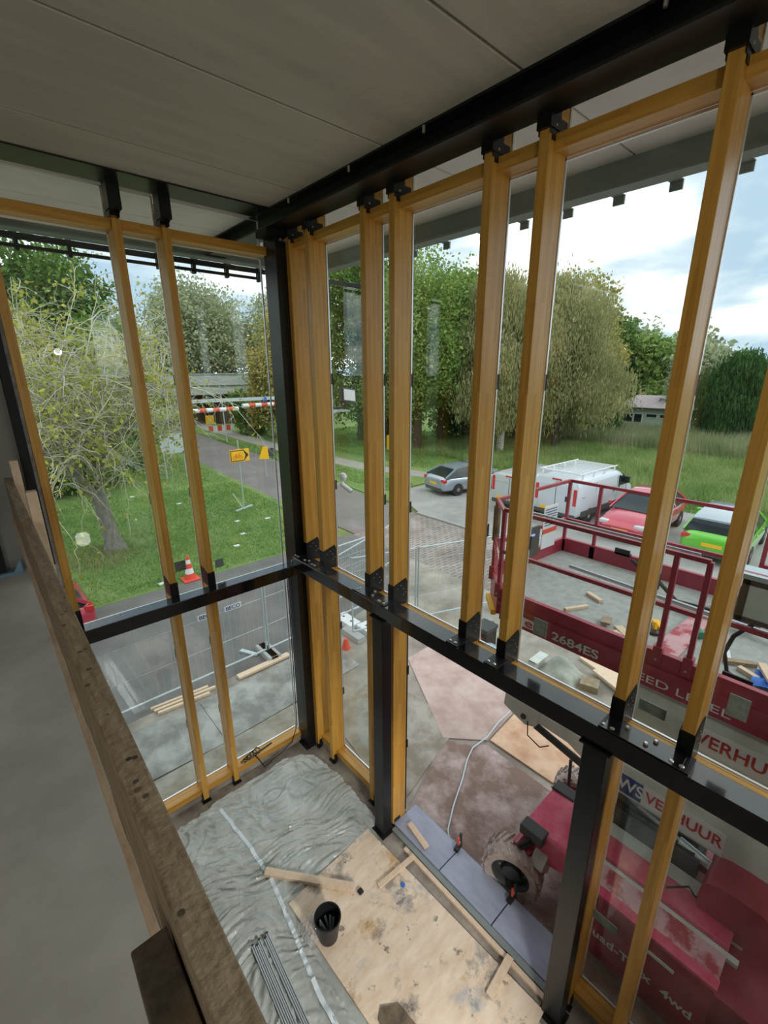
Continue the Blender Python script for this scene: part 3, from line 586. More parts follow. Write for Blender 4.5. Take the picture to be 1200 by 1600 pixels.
tree('background_tree', 21.5, 58, 16.0, 15, 'large pale grey-green rounded tree behind the viaduct', L5, 36000, .19, seed=14, z0=3)
tree('background_tree', 33, 57, 15.5, 14, 'pale rounded tree right of the largest one behind the viaduct', L5, 28000, .19, seed=15, z0=3)
tree('background_tree', 21.5, 37.5, 11.0, 8.5, 'bushy golden-green tree just left of the corner column', L3, 36000, .13, seed=16, z0=.3, k=14, narrow=.8)
tree('background_tree', 25.2, 31.5, 15, 9, 'dense green tree seen behind the mullions right of the corner column', L1, 34000, .14, seed=17, z0=1.2)
tree('background_tree', 24.9, 24.2, 13.8, 8.5, 'tall light green tree with a straight trunk behind the silver car', L2, 44000, .115, seed=18, z0=2.6, trunk=.26)
tree('background_tree', 29.5, 26.0, 13.6, 9, 'tall mid green tree between the straight trunk and the willow', L2, 34000, .13, seed=19, z0=2.5)
tree('willow_tree', 28.8, 19.4, 11.4, 8.5, 'golden weeping willow hanging over the verge above the vans', L4, 60000, .10, seed=20, z0=2.0, droop=2.0, bark='birchbark', k=14)
tree('willow_tree', 33.4, 17.6, 12.2, 8.5, 'taller yellowish willow behind the birch-like trunk, tip against the sky', L4, 60000, .10, seed=21, z0=1.4, droop=1.6, k=14)
tree('background_tree', 39.5, 20.5, 12, 10, 'olive golden tree behind the hedge left of the shed', L3, 32000, .16, seed=22, z0=1.0, k=12)
tree('background_tree', 47.5, 24, 11.5, 10, 'green tree above the shed, second row', L2, 20000, .17, seed=23, z0=1)
tree('background_tree', 56, 25, 11.5, 9, 'dark green tree in the row receding right of the golden one', L1, 20000, .19, seed=24, z0=.5)
tree('background_tree', 66, 25, 11.5, 10, 'distant green tree at the end of the row above the shed', L5, 7000, .35, seed=25, z0=.5)
tree('conifer_bush', 46.5, 9.8, 6.6, 6.4, 'dark evergreen bush beyond the reeds right of the shed', L6, 32000, .13, seed=26, z0=.0, droop=2, k=12, cat='bush')
tree('background_tree', 52, 14.0, 9.0, 5.5, 'blue-green feathery tree left of the dark evergreen bush', L5, 7000, .22, seed=27, z0=.2)
tree('background_tree', 60, 6, 7.4, 9, 'light green tree at the right picture edge beyond the reeds', L2, 8000, .30, seed=28, z0=.2)
tree('background_tree', 88, 24, 11, 16, 'hazy far tree in the dip of the tree line', L5, 5000, .5, seed=29, z0=.2)
tree('background_tree', 95, 8, 9, 18, 'hazy far tree low over the meadow at the right', L5, 5000, .5, seed=30, z0=.2)
tree('hedge_bush', 39.5, 24.5, 4.2, 8, 'dark bush under the golden trees left of the shed', L6, 7000, .22, seed=31, z0=0, cat='bush')
tree('hedge_bush', 43.5, 19.2, 4.8, 5.5, 'dark green bush touching the left end of the shed', L6, 7000, .22, seed=32, z0=0, cat='bush')
tree('hedge_bush', 3.5, 28.5, 3.6, 7.5, 'dark shrub at the far end of the lawn behind the pollarded tree', L6, 8000, .20, seed=33, z0=0, cat='bush')
tree('hedge_bush', -2.5, 25.5, 4.2, 6.5, 'dark shrub at the left behind the pollarded tree', L6, 8000, .20, seed=34, z0=0, cat='bush')
tree('hedge_bush', 29.5, 32.0, 3.6, 6.5, 'dark undergrowth at the foot of the dense trees', L6, 6000, .20, seed=35, z0=0, cat='bush')
tree('hedge_bush', 34, 26.0, 4.0, 8, 'dark undergrowth behind the hanging willow branches', L1, 7000, .22, seed=36, z0=0, cat='bush')
tree('hedge_bush', 20.6, 43.0, 3.6, 5, 'green bush beside the path under the golden-green tree', L1, 6000, .18, seed=37, z0=0, cat='bush')
tree('background_tree', 44.5, 20.8, 10.6, 7.5, 'golden tree just left of the shed roof', L3, 10000, .22, seed=41, z0=.5)
tree('background_tree', 60, 21.5, 9.6, 9, 'soft green tree behind the shed roof, right part', L2, 7000, .28, seed=42, z0=.2)
tree('background_tree', 36.5, 23.5, 12.6, 8.5, 'mid green tree filling the gap behind the two willows', L2, 26000, .15, seed=43, z0=.5)
tree('background_tree', .8, 29.5, 9.5, 8.5, 'olive bushy tree right behind the pollarded tree, left part', L3, 11000, .2, seed=44, z0=.3)
tree('background_tree', 6.2, 33.5, 8.6, 8, 'green bushy tree behind the pollarded tree, beside the road', L2, 10000, .2, seed=45, z0=.3)
tree('hedge_bush', 50, -2.0, 4.2, 12, 'hedge beyond the reeds at the far right', L2, 7000, .25, seed=38, z0=0, cat='bush')

# bare pollarded tree on the lawn
pt = thing('pollarded_tree', (2.75,17.2,GZ), 'bare pollarded tree with pale twigs and sparse yellow leaves on the lawn', 'tree')
tr = MB(); rt = random.Random(4)
def P3(x, y, z): return (x, y, z)
B0 = (2.75,17.2,GZ)
tr.tube([(2.75,17.2,GZ-.05),(2.72,17.2,GZ+.35),(2.62,17.15,GZ+1.2),(2.52,17.1,GZ+2.0)], .25, 12, [.42,.27,.22,.22])
main = [[(2.50,17.1,GZ+1.9),(2.1,16.9,2.55),(1.75,16.8,3.1),(1.2,16.6,3.9),(.4,16.4,4.8)], [(2.55,17.1,GZ+1.9),(2.75,17.2,2.5),(2.75,17.3,3.1),(2.65,17.6,3.7),(3.0,17.9,4.9)],
        [(1.75,16.8,3.1),(2.4,17.2,3.6),(3.2,17.6,4.1),(4.2,18.0,4.6)], [(2.1,16.9,2.55),(1.2,17.5,3.7),(.3,18,5.0)], [(2.7,17.3,2.9),(2.2,17.9,4.3),(1.9,18.2,6.0)], [(2.7,17.3,3.0),(3.7,16.9,4.2),(4.6,16.6,5.4)]]
for mb_ in main: tr.tube(mb_, .1, 9, [.15-.025*i for i in range(len(mb_))])
for p in ((1.72,16.72,3.12),(2.78,17.05,3.15),(2.55,16.95,3.75)): tr.cyl(p, (p[0]-.02,p[1]-.16,p[2]+.04), .085, .07, 10)
tr.build('trunk', M_['bark'], pt, 0, True)
tw = MB(); lv = []
def twig(p, d, L, r, lev):
    pts = [Vector(p)]; dd = Vector(d).normalized()
    for i in range(5):
        dd = (dd + Vector((rt.gauss(0,.20), rt.gauss(0,.20), rt.gauss(0,.20)+(.02 if lev < 2 else -.16)))).normalized(); pts.append(pts[-1]+dd*L/5)
        if rt.random() < .17: lv.append(tuple(pts[-1]))
    tw.tube(pts, r, 4, [r*(1-.14*i) for i in range(6)])
    if lev < 3:
        for i in range(3 if lev < 2 else 2):
            k = rt.randint(1, 5); nd = (dd + Vector((rt.gauss(0,.8), rt.gauss(0,.8), rt.gauss(.05,.55)))).normalized(); twig(pts[k], nd, L*rt.uniform(.55,.85), r*.62, lev+1)
for mb_ in main:
    for i in range(17):
        k = rt.randint(1, len(mb_)-1); p = Vector(mb_[k-1]).lerp(Vector(mb_[k]), rt.random())
        twig(p, (rt.gauss(0,.75), rt.gauss(0,.75), rt.uniform(.35,1.5)), rt.uniform(1.6,2.9), .034, 0)
tw.build('twigs', M_['twig'], pt)['kind'] = 'stuff'
lb = []
for p in lv:
    if rt.random() < .85:
        for i in range(rt.randint(2, 6)): lb.append((p[0]+rt.gauss(0,.16), p[1]+rt.gauss(0,.16), p[2]+rt.gauss(0,.14), .01,.01,.01))
rn = np.random.default_rng(2); Pn = np.array(lb)[:, :3]; a_ = rn.normal(size=Pn.shape); a_ /= np.linalg.norm(a_,axis=1)[:,None]; c_ = np.cross(a_, rn.normal(size=Pn.shape)); c_ /= np.linalg.norm(c_,axis=1)[:,None]; s_ = .06*rn.uniform(.5,1.5,len(Pn))[:,None]
v_ = np.stack([Pn-a_*s_, Pn-c_*s_*.7, Pn+a_*s_, Pn+c_*s_*.7],1).reshape(-1,3)-np.array(pt.location)
o_ = bpy.data.objects.new('leaves', rawmesh('leaves', v_, 4, leafmat('leaf_yellow_green', [(.16,.24,.04),(.40,.42,.06),(.60,.56,.16)]))); C.objects.link(o_); o_.parent = pt; o_['kind'] = 'stuff'

# ================================================================== VIADUCT, BARRIERS, SIGNS
M_['conc2'] = mat('viaduct_concrete', (.36,.38,.37), .85, noise=((.50,.52,.51), .4, .35, .65, (1,1,3)))
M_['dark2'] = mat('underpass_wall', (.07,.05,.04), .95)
va = thing('viaduct', (18, 56, GZ), 'grey concrete viaduct crossing the street at the far end', 'bridge')
MB().box((2,52,3.3),(30,62,4.3)).build('deck', M_['conc2'], va); MB().box((2,51.8,4.3),(30,52.2,5.45)).build('parapet', M_['conc2'], va)
MB().box((2,51.7,5.45),(30,52.3,5.55)).build('rail', M_['zinc'], va)
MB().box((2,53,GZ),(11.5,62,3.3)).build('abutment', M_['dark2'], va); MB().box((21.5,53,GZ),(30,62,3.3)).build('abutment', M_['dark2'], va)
def stripes(name, a, b, r, k, parent, label=None, cat=None, group=None):
    a = Vector(a); b = Vector(b); o = thing(name, tuple((a+b)/2), label, cat, group)
    for i in range(k):
        p = a.lerp(b, i/k); q_ = a.lerp(b, (i+1)/k); MB().cyl(p, q_, r, n=14).build('red_band' if i % 2 else 'white_band', M_['orange'] if i % 2 else M_['white'], o)
    return o
gy_ = thing('height_gantry', (9.2,28.3,GZ), 'grey height-limit gantry spanning the street', 'gantry')
MB().cyl((9.25,28.3,GZ),(9.25,28.3,4.4),.075,n=12).build('post', M_['zinc'], gy_); MB().cyl((19.5,28.3,GZ),(19.5,28.3,4.4),.075,n=12).build('post', M_['zinc'], gy_)
MB().box((9.1,28.2,3.95),(19.6,28.4,4.15)).build('crossbar', M_['zinc'], gy_)
s1 = stripes('height_limit_bar', (9.75,28.2,3.50),(12.65,28.2,3.50), .13, 7, None, 'red and white height-limit bar hanging left under the gantry', 'bar', 'height-limit bars')
s2 = stripes('height_limit_bar', (12.95,28.2,3.66),(16.4,28.2,3.66), .13, 8, None, 'red and white height-limit bar hanging right, tied with blue rope', 'bar', 'height-limit bars')
MB().tube([(14.5,28.2,3.70),(14.42,28.05,3.9),(14.5,28.08,4.15),(14.6,28.2,4.22),(14.6,28.1,3.95),(14.55,28.2,3.6)], .035, 6).build('blue_rope', M_['blue'], s2)
for x in (10.4,12.3): MB().cyl((x,28.2,3.62),(x,28.2,3.97),.02,n=6).build('hanger', M_['zinc'], s1)
# bicycle diversion sign
bs = thing('diversion_sign', (8.2,18.68,GZ), 'yellow bicycle diversion sign with black arrow on a pole in the lawn', 'sign')
MB().cyl((8.2,18.68,GZ),(8.2,18.68,2.95),.03,n=8).build('pole', M_['zinc'], bs)
bp_ = MB().box((7.78,18.62,2.02),(8.66,18.65,2.56)).build('sign_plate', M_['yellow'], bs, .01)
def on(pts, y, name, mt, parent, th=.004): return MB().prism([(x, y, z) for x, z in pts], (0, -th, 0)).build(name, mt, parent)
def ringpoly(outer, inner, y, name, mt, parent):
    b = MB(); n_ = len(outer)
    b.add([(x, y, z) for x, z in outer]+[(x, y, z) for x, z in inner], [(i, (i+1) % n_, n_+(i+1) % n_, n_+i) for i in range(n_)])
    return b.build(name, mt, parent)
ringpoly([(7.81,2.05),(8.40,2.05),(8.62,2.29),(8.40,2.53),(7.81,2.53)], [(7.84,2.085),(8.385,2.085),(8.57,2.29),(8.385,2.495),(7.84,2.495)], 18.617, 'arrow_outline', M_['signblack'], bp_)
on([(8.39,2.06),(8.62,2.29),(8.39,2.52),(8.48,2.29)], 18.617, 'arrow_tip', M_['signblack'], bp_)
bk = MB()
for cx in (7.99, 8.25):
    bk.tube([(cx+.075*math.cos(t*PI/8), 18.612, 2.22+.075*math.sin(t*PI/8)) for t in range(17)], .007, 5)
bk.tube([(7.99,18.612,2.22),(8.05,18.612,2.34),(8.19,18.612,2.34),(8.12,18.612,2.22),(7.99,18.612,2.22)], .007, 5).tube([(8.12,18.612,2.22),(8.04,18.612,2.37)], .007, 5).tube([(8.25,18.612,2.22),(8.18,18.612,2.39),(8.22,18.612,2.39)], .007, 5)
bk.build('bicycle_symbol', M_['orange'], bp_)
MB().bar((7.75,18.5,GZ+.05),(8.7,18.9,GZ+.05),.12,.06).build('foot', M_['zinc'], bs); MB().cyl((7.6,18.3,.75),(8.15,18.6,GZ+.05),.02,n=6).build('brace', M_['white'], bs)
ts = thing('warning_sign', (12.05,24.0,GZ), 'yellow tapered warning board on a thin pole at the road edge', 'sign')
MB().cyl((12.1,24.0,GZ),(12.1,24.0,1.0),.03,n=8).build('pole', M_['zinc'], ts); MB().prism([(11.72,23.97,.95),(12.35,23.97,.88),(12.28,23.97,1.62),(12.0,23.97,1.62)],(0,.04,0)).build('sign_plate', M_['yellow'], ts)
MB().cyl((12.55,23.98,1.25),(12.55,24.05,1.25),.26,n=16).build('lamp', M_['darkgrey'], ts)
fs = thing('road_works_board', (16.4,43,GZ), 'orange square sign over a red and white road barrier near the underpass', 'sign')
MB().box((16.0,42.97,1.05),(16.8,43.0,1.85)).build('sign_plate', M_['yellow'], fs)
for i in range(6): MB().box((16.2+i*.42,42.95,.35),(16.62+i*.42,43.0,.85)).build('red_band' if i % 2 == 0 else 'white_band', M_['orange'] if i % 2 == 0 else M_['white'], fs)
for x in (16.4,18.5): MB().cyl((x,43.02,GZ),(x,43.02,1.9),.03,n=6).build('post', M_['zinc'], fs)
lp = thing('lamp_post', (15.9,38.3,GZ), 'thin pale lamp post beside the path before the viaduct', 'lamp post')
MB().cyl((15.9,38.3,GZ),(15.75,38.3,5.0),.06,.045,n=8).build('pole', M_['zinc'], lp); MB().bar((15.75,38.3,5.0),(16.2,38.1,5.08),.12,.07).build('lamp_head', M_['zinc'], lp)
lp2 = thing('lamp_post', (30.5,38.4,GZ), 'street lamp with a pale head showing between the first mullions', 'lamp post')
MB().cyl((31,38.5,GZ),(31,38.5,5.2),.07,.05,n=8).build('pole', M_['zinc'], lp2); MB().bar((31,38.5,5.2),(30.0,38.5,5.28),.3,.12).build('lamp_head', M_['white'], lp2)
hb_ = thing('grey_hoarding', (8.2,27,GZ), 'pale grey notice board standing by the road behind the lawn', 'board')
MB().box((7.35,26.98,1.35),(8.75,27.02,2.45)).build('panel', M_['zinc'], hb_)
for x in (7.5,8.6): MB().cyl((x,27.03,GZ),(x,27.03,1.5),.04,n=6).build('leg', M_['zinc'], hb_)
cn = thing('traffic_cone', (3.83,13.0,GZ), 'red and white traffic cone on the lawn edge', 'cone')
MB().box((3.60,12.78,GZ+.01),(4.06,13.22,GZ+.05)).build('base', M_['orange'], cn, .01)
for z0, z1, mt in ((.05,.22,'orange'),(.22,.38,'white'),(.38,.52,'orange'),(.52,.64,'white'),(.64,.76,'orange')):
    f_ = lambda z: .155-.125*(z-.05)/.71
    MB().cyl((3.83,13,GZ+z0),(3.83,13,GZ+z1),f_(z0),f_(z1),n=18).build('red_band' if mt == 'orange' else 'white_band', M_[mt], cn)
tag(MB().cyl((2.33,8.95,GZ),(2.20,9.0,3.42),.045,n=10).build('galvanised_pole', M_['zinc']), 'galvanised pole standing outside the left glass before the cone', 'pole')
for i, (x, y) in enumerate(((6.3,21.5),(6.7,15.6),(7.2,17.2),(5.0,24.3),(8.3,16.7),(3.1,13.2),(6.0,14.6))):
    tag(MB().box((x-.10,y-.07,GZ+.02),(x+.10,y+.07,GZ+.05)).build('litter', M_['white']), 'white scrap of litter lying on the lawn', 'litter', 'litter on the lawn')
yb = tag(MB().box((23.55,25.8,GZ),(24.0,26.2,1.0)).build('yellow_bin', M_['yellow'], None, .05), 'yellow post box shape glimpsed between two mullions', 'post')

# green shed
sh = thing('shed', (50,17.5,GZ), 'pale green shed with a corrugated pinkish roof beyond the reeds', 'shed')
M_['shedwall'] = mat('pale_green_boards', (.46,.56,.46), .8, noise=((.54,.63,.53), .8, .4, .6)); M_['shedroof'] = mat('pink_grey_sheet_roof', (.42,.34,.36), .6, noise=((.55,.48,.50), 2, .4, .6, (1,6,1)))
MB().box((49,12.5,GZ),(53,18.9,2.25)).build('wall', M_['shedwall'], sh)
rf = MB(); cs = [(48.6,19.3),(48.6,12.1)]
for i in range(36):
    y0 = 12.1+i*.2; rf.prism([(48.5,y0,2.22),(53.4,y0,3.15),(53.4,y0+.1,3.22),(48.5,y0+.1,2.29)], (0,.02,0)); rf.prism([(48.5,y0,2.22),(53.4,y0,3.15),(53.4,y0+.2,3.15),(48.5,y0+.2,2.22)], (0,0,.05))
rf.build('roof', M_['shedroof'], sh); MB().box((48.4,12.1,2.12),(48.5,19.3,2.24)).build('gutter', M_['darkgrey'], sh)
for y0, y1, z0, z1 in ((18.7,17.75,.75,1.65),(17.7,16.9,.75,1.65),(16.6,15.6,1.3,1.7),(15.4,14.6,1.3,1.7)):
    w_ = MB().box((48.93,y1,z0),(48.99,y0,z1)).build('window_frame', M_['white'], sh); MB().box((48.91,y1+.06,z0+.06),(48.94,y0-.06,z1-.06)).build('pane', M_['carglass'], w_)

# ================================================================== TEMPORARY FENCES
def fence(name, a, b, h, label, sign=False, dense=.10, feet=True):
    a = Vector((*a, GZ)); b = Vector((*b, GZ)); L = (b-a).length; d = (b-a).normalized(); o = thing(name, tuple((a+b)/2), label, 'fence', 'wire fence panels of the building site')
    up = Vector((0,0,1)); fr = MB()
    fr.cyl(a, a+up*h, .021, n=8).cyl(b, b+up*h, .021, n=8)
    fr.build('posts', M_['zinc'], o)
    MB().cyl(a+up*(h-.03), b+up*(h-.03), .02, n=8).build('top_tube', M_['zinc'], o); MB().cyl(a+up*.15, b+up*.15, .02, n=8).build('bottom_tube', M_['zinc'], o)
    ms = MB(); k = int(L/dense)
    for i in range(1, k):
        p = a+d*(L*i/k); ms.cyl(p+up*.16, p+up*(h-.04), .0022, n=3, caps=False)
    for z in (.72, 1.38, h-.35): ms.cyl(a+up*z, b+up*z, .003, n=4, caps=False)
    ms.build('wire_mesh', M_['zinc'], o)
    if feet:
        for p in (a, b): MB().box((p.x-.11,p.y-.32,GZ+.0),(p.x+.11,p.y+.32,GZ+.13)).build('foot', M_['conc2'], o, .01)
    return o
f1 = fence('site_fence', (.3,8.0), (3.72,8.05), 2.0, 'wire fence panel outside the left glass carrying the left lettered plate', dense=.12)
f2 = fence('site_fence', (3.78,8.05), (7.2,8.2), 2.0, 'wire fence panel outside the glass, meeting the other behind the corner column', dense=.12)
for x, fz in ((2.54,f1),(3.06,f1)):
    pl_ = MB().box((x-.17,7.955,1.255),(x+.17,7.965,1.365)).build('name_plate', M_['white'], fz)
    text('lettering', 'BECO', .115, face_mx((x,7.952,1.31),(1,0,0),(0,0,1)), M_['bluetext'], pl_, .001, .0015, 1.0)
fence('site_fence', (5.55,7.35), (7.05,6.82), 2.0, 'wire fence panel angled away behind the narrow pane left of the doorway', dense=.09)
fence('site_fence', (7.12,6.80), (9.9,5.75), 2.0, 'wire fence panel across the yard in front of the silver car', dense=.09)
fence('site_fence', (9.95,5.7), (10.2,2.4), 1.9, 'wire fence panel behind the lift platform, before the red car', dense=.14)
fence('site_fence', (10.2,2.3), (10.3,-1.0), 1.9, 'wire fence panel behind the lift platform, before the green car', dense=.14)
fence('site_fence', (5.8,8.7), (9.4,9.9), 1.4, 'low wire fence panel further out along the street edge', dense=.10)
for i, (x, y, la) in enumerate(((5.8,7.9,'white concrete fence foot at the left, by the small red marker'), (5.95,7.2,'white concrete fence foot in front, seen below the transom'))):
    f_ = thing('fence_foot', (x,y,GZ), la, 'block', 'loose fence feet'); MB().box((x-.16,y-.33,GZ),(x+.16,y+.33,GZ+.14)).build('block', M_['white'], f_, .01)
    for dy in (-.15,.15): MB().cyl((x,y+dy,GZ+.138),(x,y+dy,GZ+.143),.03,n=10).build('socket', M_['black'], f_)
tag(MB().cyl((5.15,7.1,GZ),(5.15,7.1,GZ+.24),.10,.04,n=12).build('red_marker', M_['orange']), 'small red marker on the sand beside the fence feet', 'marker')

# ================================================================== VEHICLES
def ring(x, zb, zt, hw, k=20, e=.42, ztaper=.0):
    out = []
    for i in range(k):
        t = 2*PI*i/k; c, s = math.cos(t), math.sin(t); yy = math.copysign(abs(c)**e, c)*hw; zz = (zb+zt)/2+math.copysign(abs(s)**e, s)*(zt-zb)/2
        if s > 0: yy *= 1-ztaper*abs(s)
        out.append((x, yy, zz))
    return out
def wheel(o, x, y, r, w, rimmat):
    s = 1 if y > 0 else -1
    wh = MB().lathe([(r*.62,-w/2),(r*.94,-w/2),(r,-w/2+.03),(r,w/2-.03),(r*.94,w/2),(r*.62,w/2)], (x,y,r), (0,1,0), 28).build('wheel', M_['tyreblack'], o, 0, True, local=True)
    rm = MB().lathe([(r*.64,0),(r*.60,.02),(r*.12,.035),(.01,.035)], (x,y+s*(w/2-.04),r), (0,s,0), 24)
    for k in range(8): a = 2*PI*k/8; rm.bar((x,y+s*(w/2-.005),r),(x+math.cos(a)*r*.60,y+s*(w/2-.015),r+math.sin(a)*r*.60), .05, .02, (0,s,0))
    rm.build('rim', rimmat, wh, local=True)
def car(loc, rz, paint, label, roofmat=None, L=4.4, W=1.8, H=1.46, estate=0, group=None):
    o = thing('car', loc, label, 'car', group, rz); w = W/2
    st = [(0,.42,.72,w*.80),(.04,.30,.86,w*.88),(.16,.24,.96,w*.95),(.5,.22,1.0,w*.985),(1.1,.20,.97,w),(2.2,.20,.95,w),(3.1,.20,.92,w),(3.6,.21,.86,w*.98),(4.05,.24,.76,w*.93),(4.3,.30,.66,w*.82),(4.4,.38,.56,w*.68)]
    st = [(x*L/4.4, a, b, c) for x, a, b, c in st]
    MB().loft([ring(x,a,b,c,28,.38,.10) for x,a,b,c in st]).build('body', paint, o, 0, True, local=True)
    # greenhouse: glass hull under a roof skin
    g0 = [(.18,.95,.97),(.75,.95,H-.12),(1.05,.95,H-.05),(1.7,.95,H-.01),(2.3,.93,H-.04),(2.9,.92,1.12),(3.25,.88,.92)]
    if estate: g0[1] = (.38,.95,1.33)
    hwf = lambda z: w*(.93-.30*max(0,(z-.92))/(H-.92))
    rr = []
    for x, zb, zt in g0:
        x *= L/4.4; b_ = .90; rr.append([(x,-hwf(b_)*1.0,b_),(x,hwf(b_)*1.0,b_),(x,hwf(zt),zt),(x,hwf(zt)*.6,zt+.012),(x,-hwf(zt)*.6,zt+.012),(x,-hwf(zt),zt)])
    MB().loft(rr).build('windows', M_['carglass'], o, 0, True, local=True)
    rk = MB(); rp = [(.80,H-.08),(1.05,H-.03),(1.7,H+.008),(2.3,H-.022),(2.42,H-.07)] if not estate else [(.33,1.33),(.9,H-.03),(1.7,H+.01),(2.3,H-.02),(2.42,H-.07)]
    rk.loft([[(x*L/4.4,-hwf(z)*1.02,z-.03),(x*L/4.4,-hwf(z)*1.02,z+.012),(x*L/4.4,-hwf(z)*.6,z+.03),(x*L/4.4,hwf(z)*.6,z+.03),(x*L/4.4,hwf(z)*1.02,z+.012),(x*L/4.4,hwf(z)*1.02,z-.03)] for x, z in rp])
    rk.build('roof', roofmat or paint, o, 0, True, local=True)
    for s in (-1,1):
        pl = MB()
        for (xa,za),(xb,zb_) in (((.14,.95),(.82,H-.08)),((1.55,.93),(1.62,H)),((2.42,H-.05),(3.28,.90))):
            pl.bar((xa*L/4.4,s*hwf(za)*1.01,za),(xb*L/4.4,s*hwf(zb_)*1.01,zb_),.075,.05,(0,1,0))
        pl.build('pillars', paint, o, local=True)
        MB().box((2.75*L/4.4,s*w*1.0-.02,.93),(2.92*L/4.4,s*w*1.0+s*.17,1.06)).build('mirror', paint, o, .02, local=True)
        MB().box((.02,s*w*.80-.13,.70),(.22,s*w*.80+.13,.86)).build('rear_light', M_['taillight'], o, .03, local=True)
        MB().box((4.12*L/4.4,s*w*.66-.18,.56),(4.34*L/4.4,s*w*.66+.14,.70)).build('headlight', M_['headlight'], o, .03, local=True)
        for x in (.82,3.5): wheel(o, x*L/4.4, s*(w-.10), .32, .21, M_['rim'])
        hd = MB()
        for x in (1.35,2.35): hd.box((x*L/4.4,s*w*1.0-.012,.80),(x*L/4.4+.18,s*w*1.0+.022,.83))
        hd.build('door_handles', paint, o, local=True)
    MB().box((-.015,-.27,.55),(.03,.27,.66)).build('number_plate', M_['yellow'], o, local=True)
    MB().box((4.37*L/4.4,-.27,.38),(4.43*L/4.4,.27,.49)).build('number_plate', M_['yellow'], o, local=True)
    MB().box((-.02,-w*.72,.24),(.3,w*.72,.42)).build('bumper', M_['darkgrey'], o, .03, local=True); MB().box((4.1*L/4.4,-w*.6,.22),(4.42*L/4.4,w*.6,.36)).build('bumper', M_['darkgrey'], o, .03, local=True)
    return o
M_['taillight'] = mat('tail_light_red', (.60,.02,.02), .15, coat=1); M_['headlight'] = mat('headlight_glass', (.6,.62,.65), .1, coat=1)
silver = mat('silver_car_paint', (.38,.43,.50), .28, .4, coat=1); redp = mat('raspberry_car_paint', (.52,.035,.07), .25, .1, coat=1); greenp = mat('lime_green_car_paint', (.13,.55,.03), .25, .1, coat=1); whitep = mat('white_van_paint', (.66,.71,.78), .3, coat=.8); silverv = mat('silver_grey_van_paint', (.60,.64,.64), .35, .2, coat=.8)
cz = GZ+.05
car((16.25,14.65,cz-.02), math.radians(-12), silver, 'silver liftback parked with its rear to the street, left of the vans', L=4.7, W=1.80, H=1.36)
car((20.5,5.75,cz), math.radians(180), redp, 'raspberry red car parked nose towards the street, right of the white van', L=4.3, W=1.8)
car((16.3,3.05,cz), math.radians(2), greenp, 'lime green car with a pale roof parked rear towards the street', roofmat=mat('pale_blue_roof', (.33,.40,.46), .3, coat=1), L=4.3, W=1.83, H=1.52, estate=1)
car((1.15,12.1,cz-.05), math.radians(183), redp, 'red car showing one rear corner at the left behind the guard plank', L=4.2)
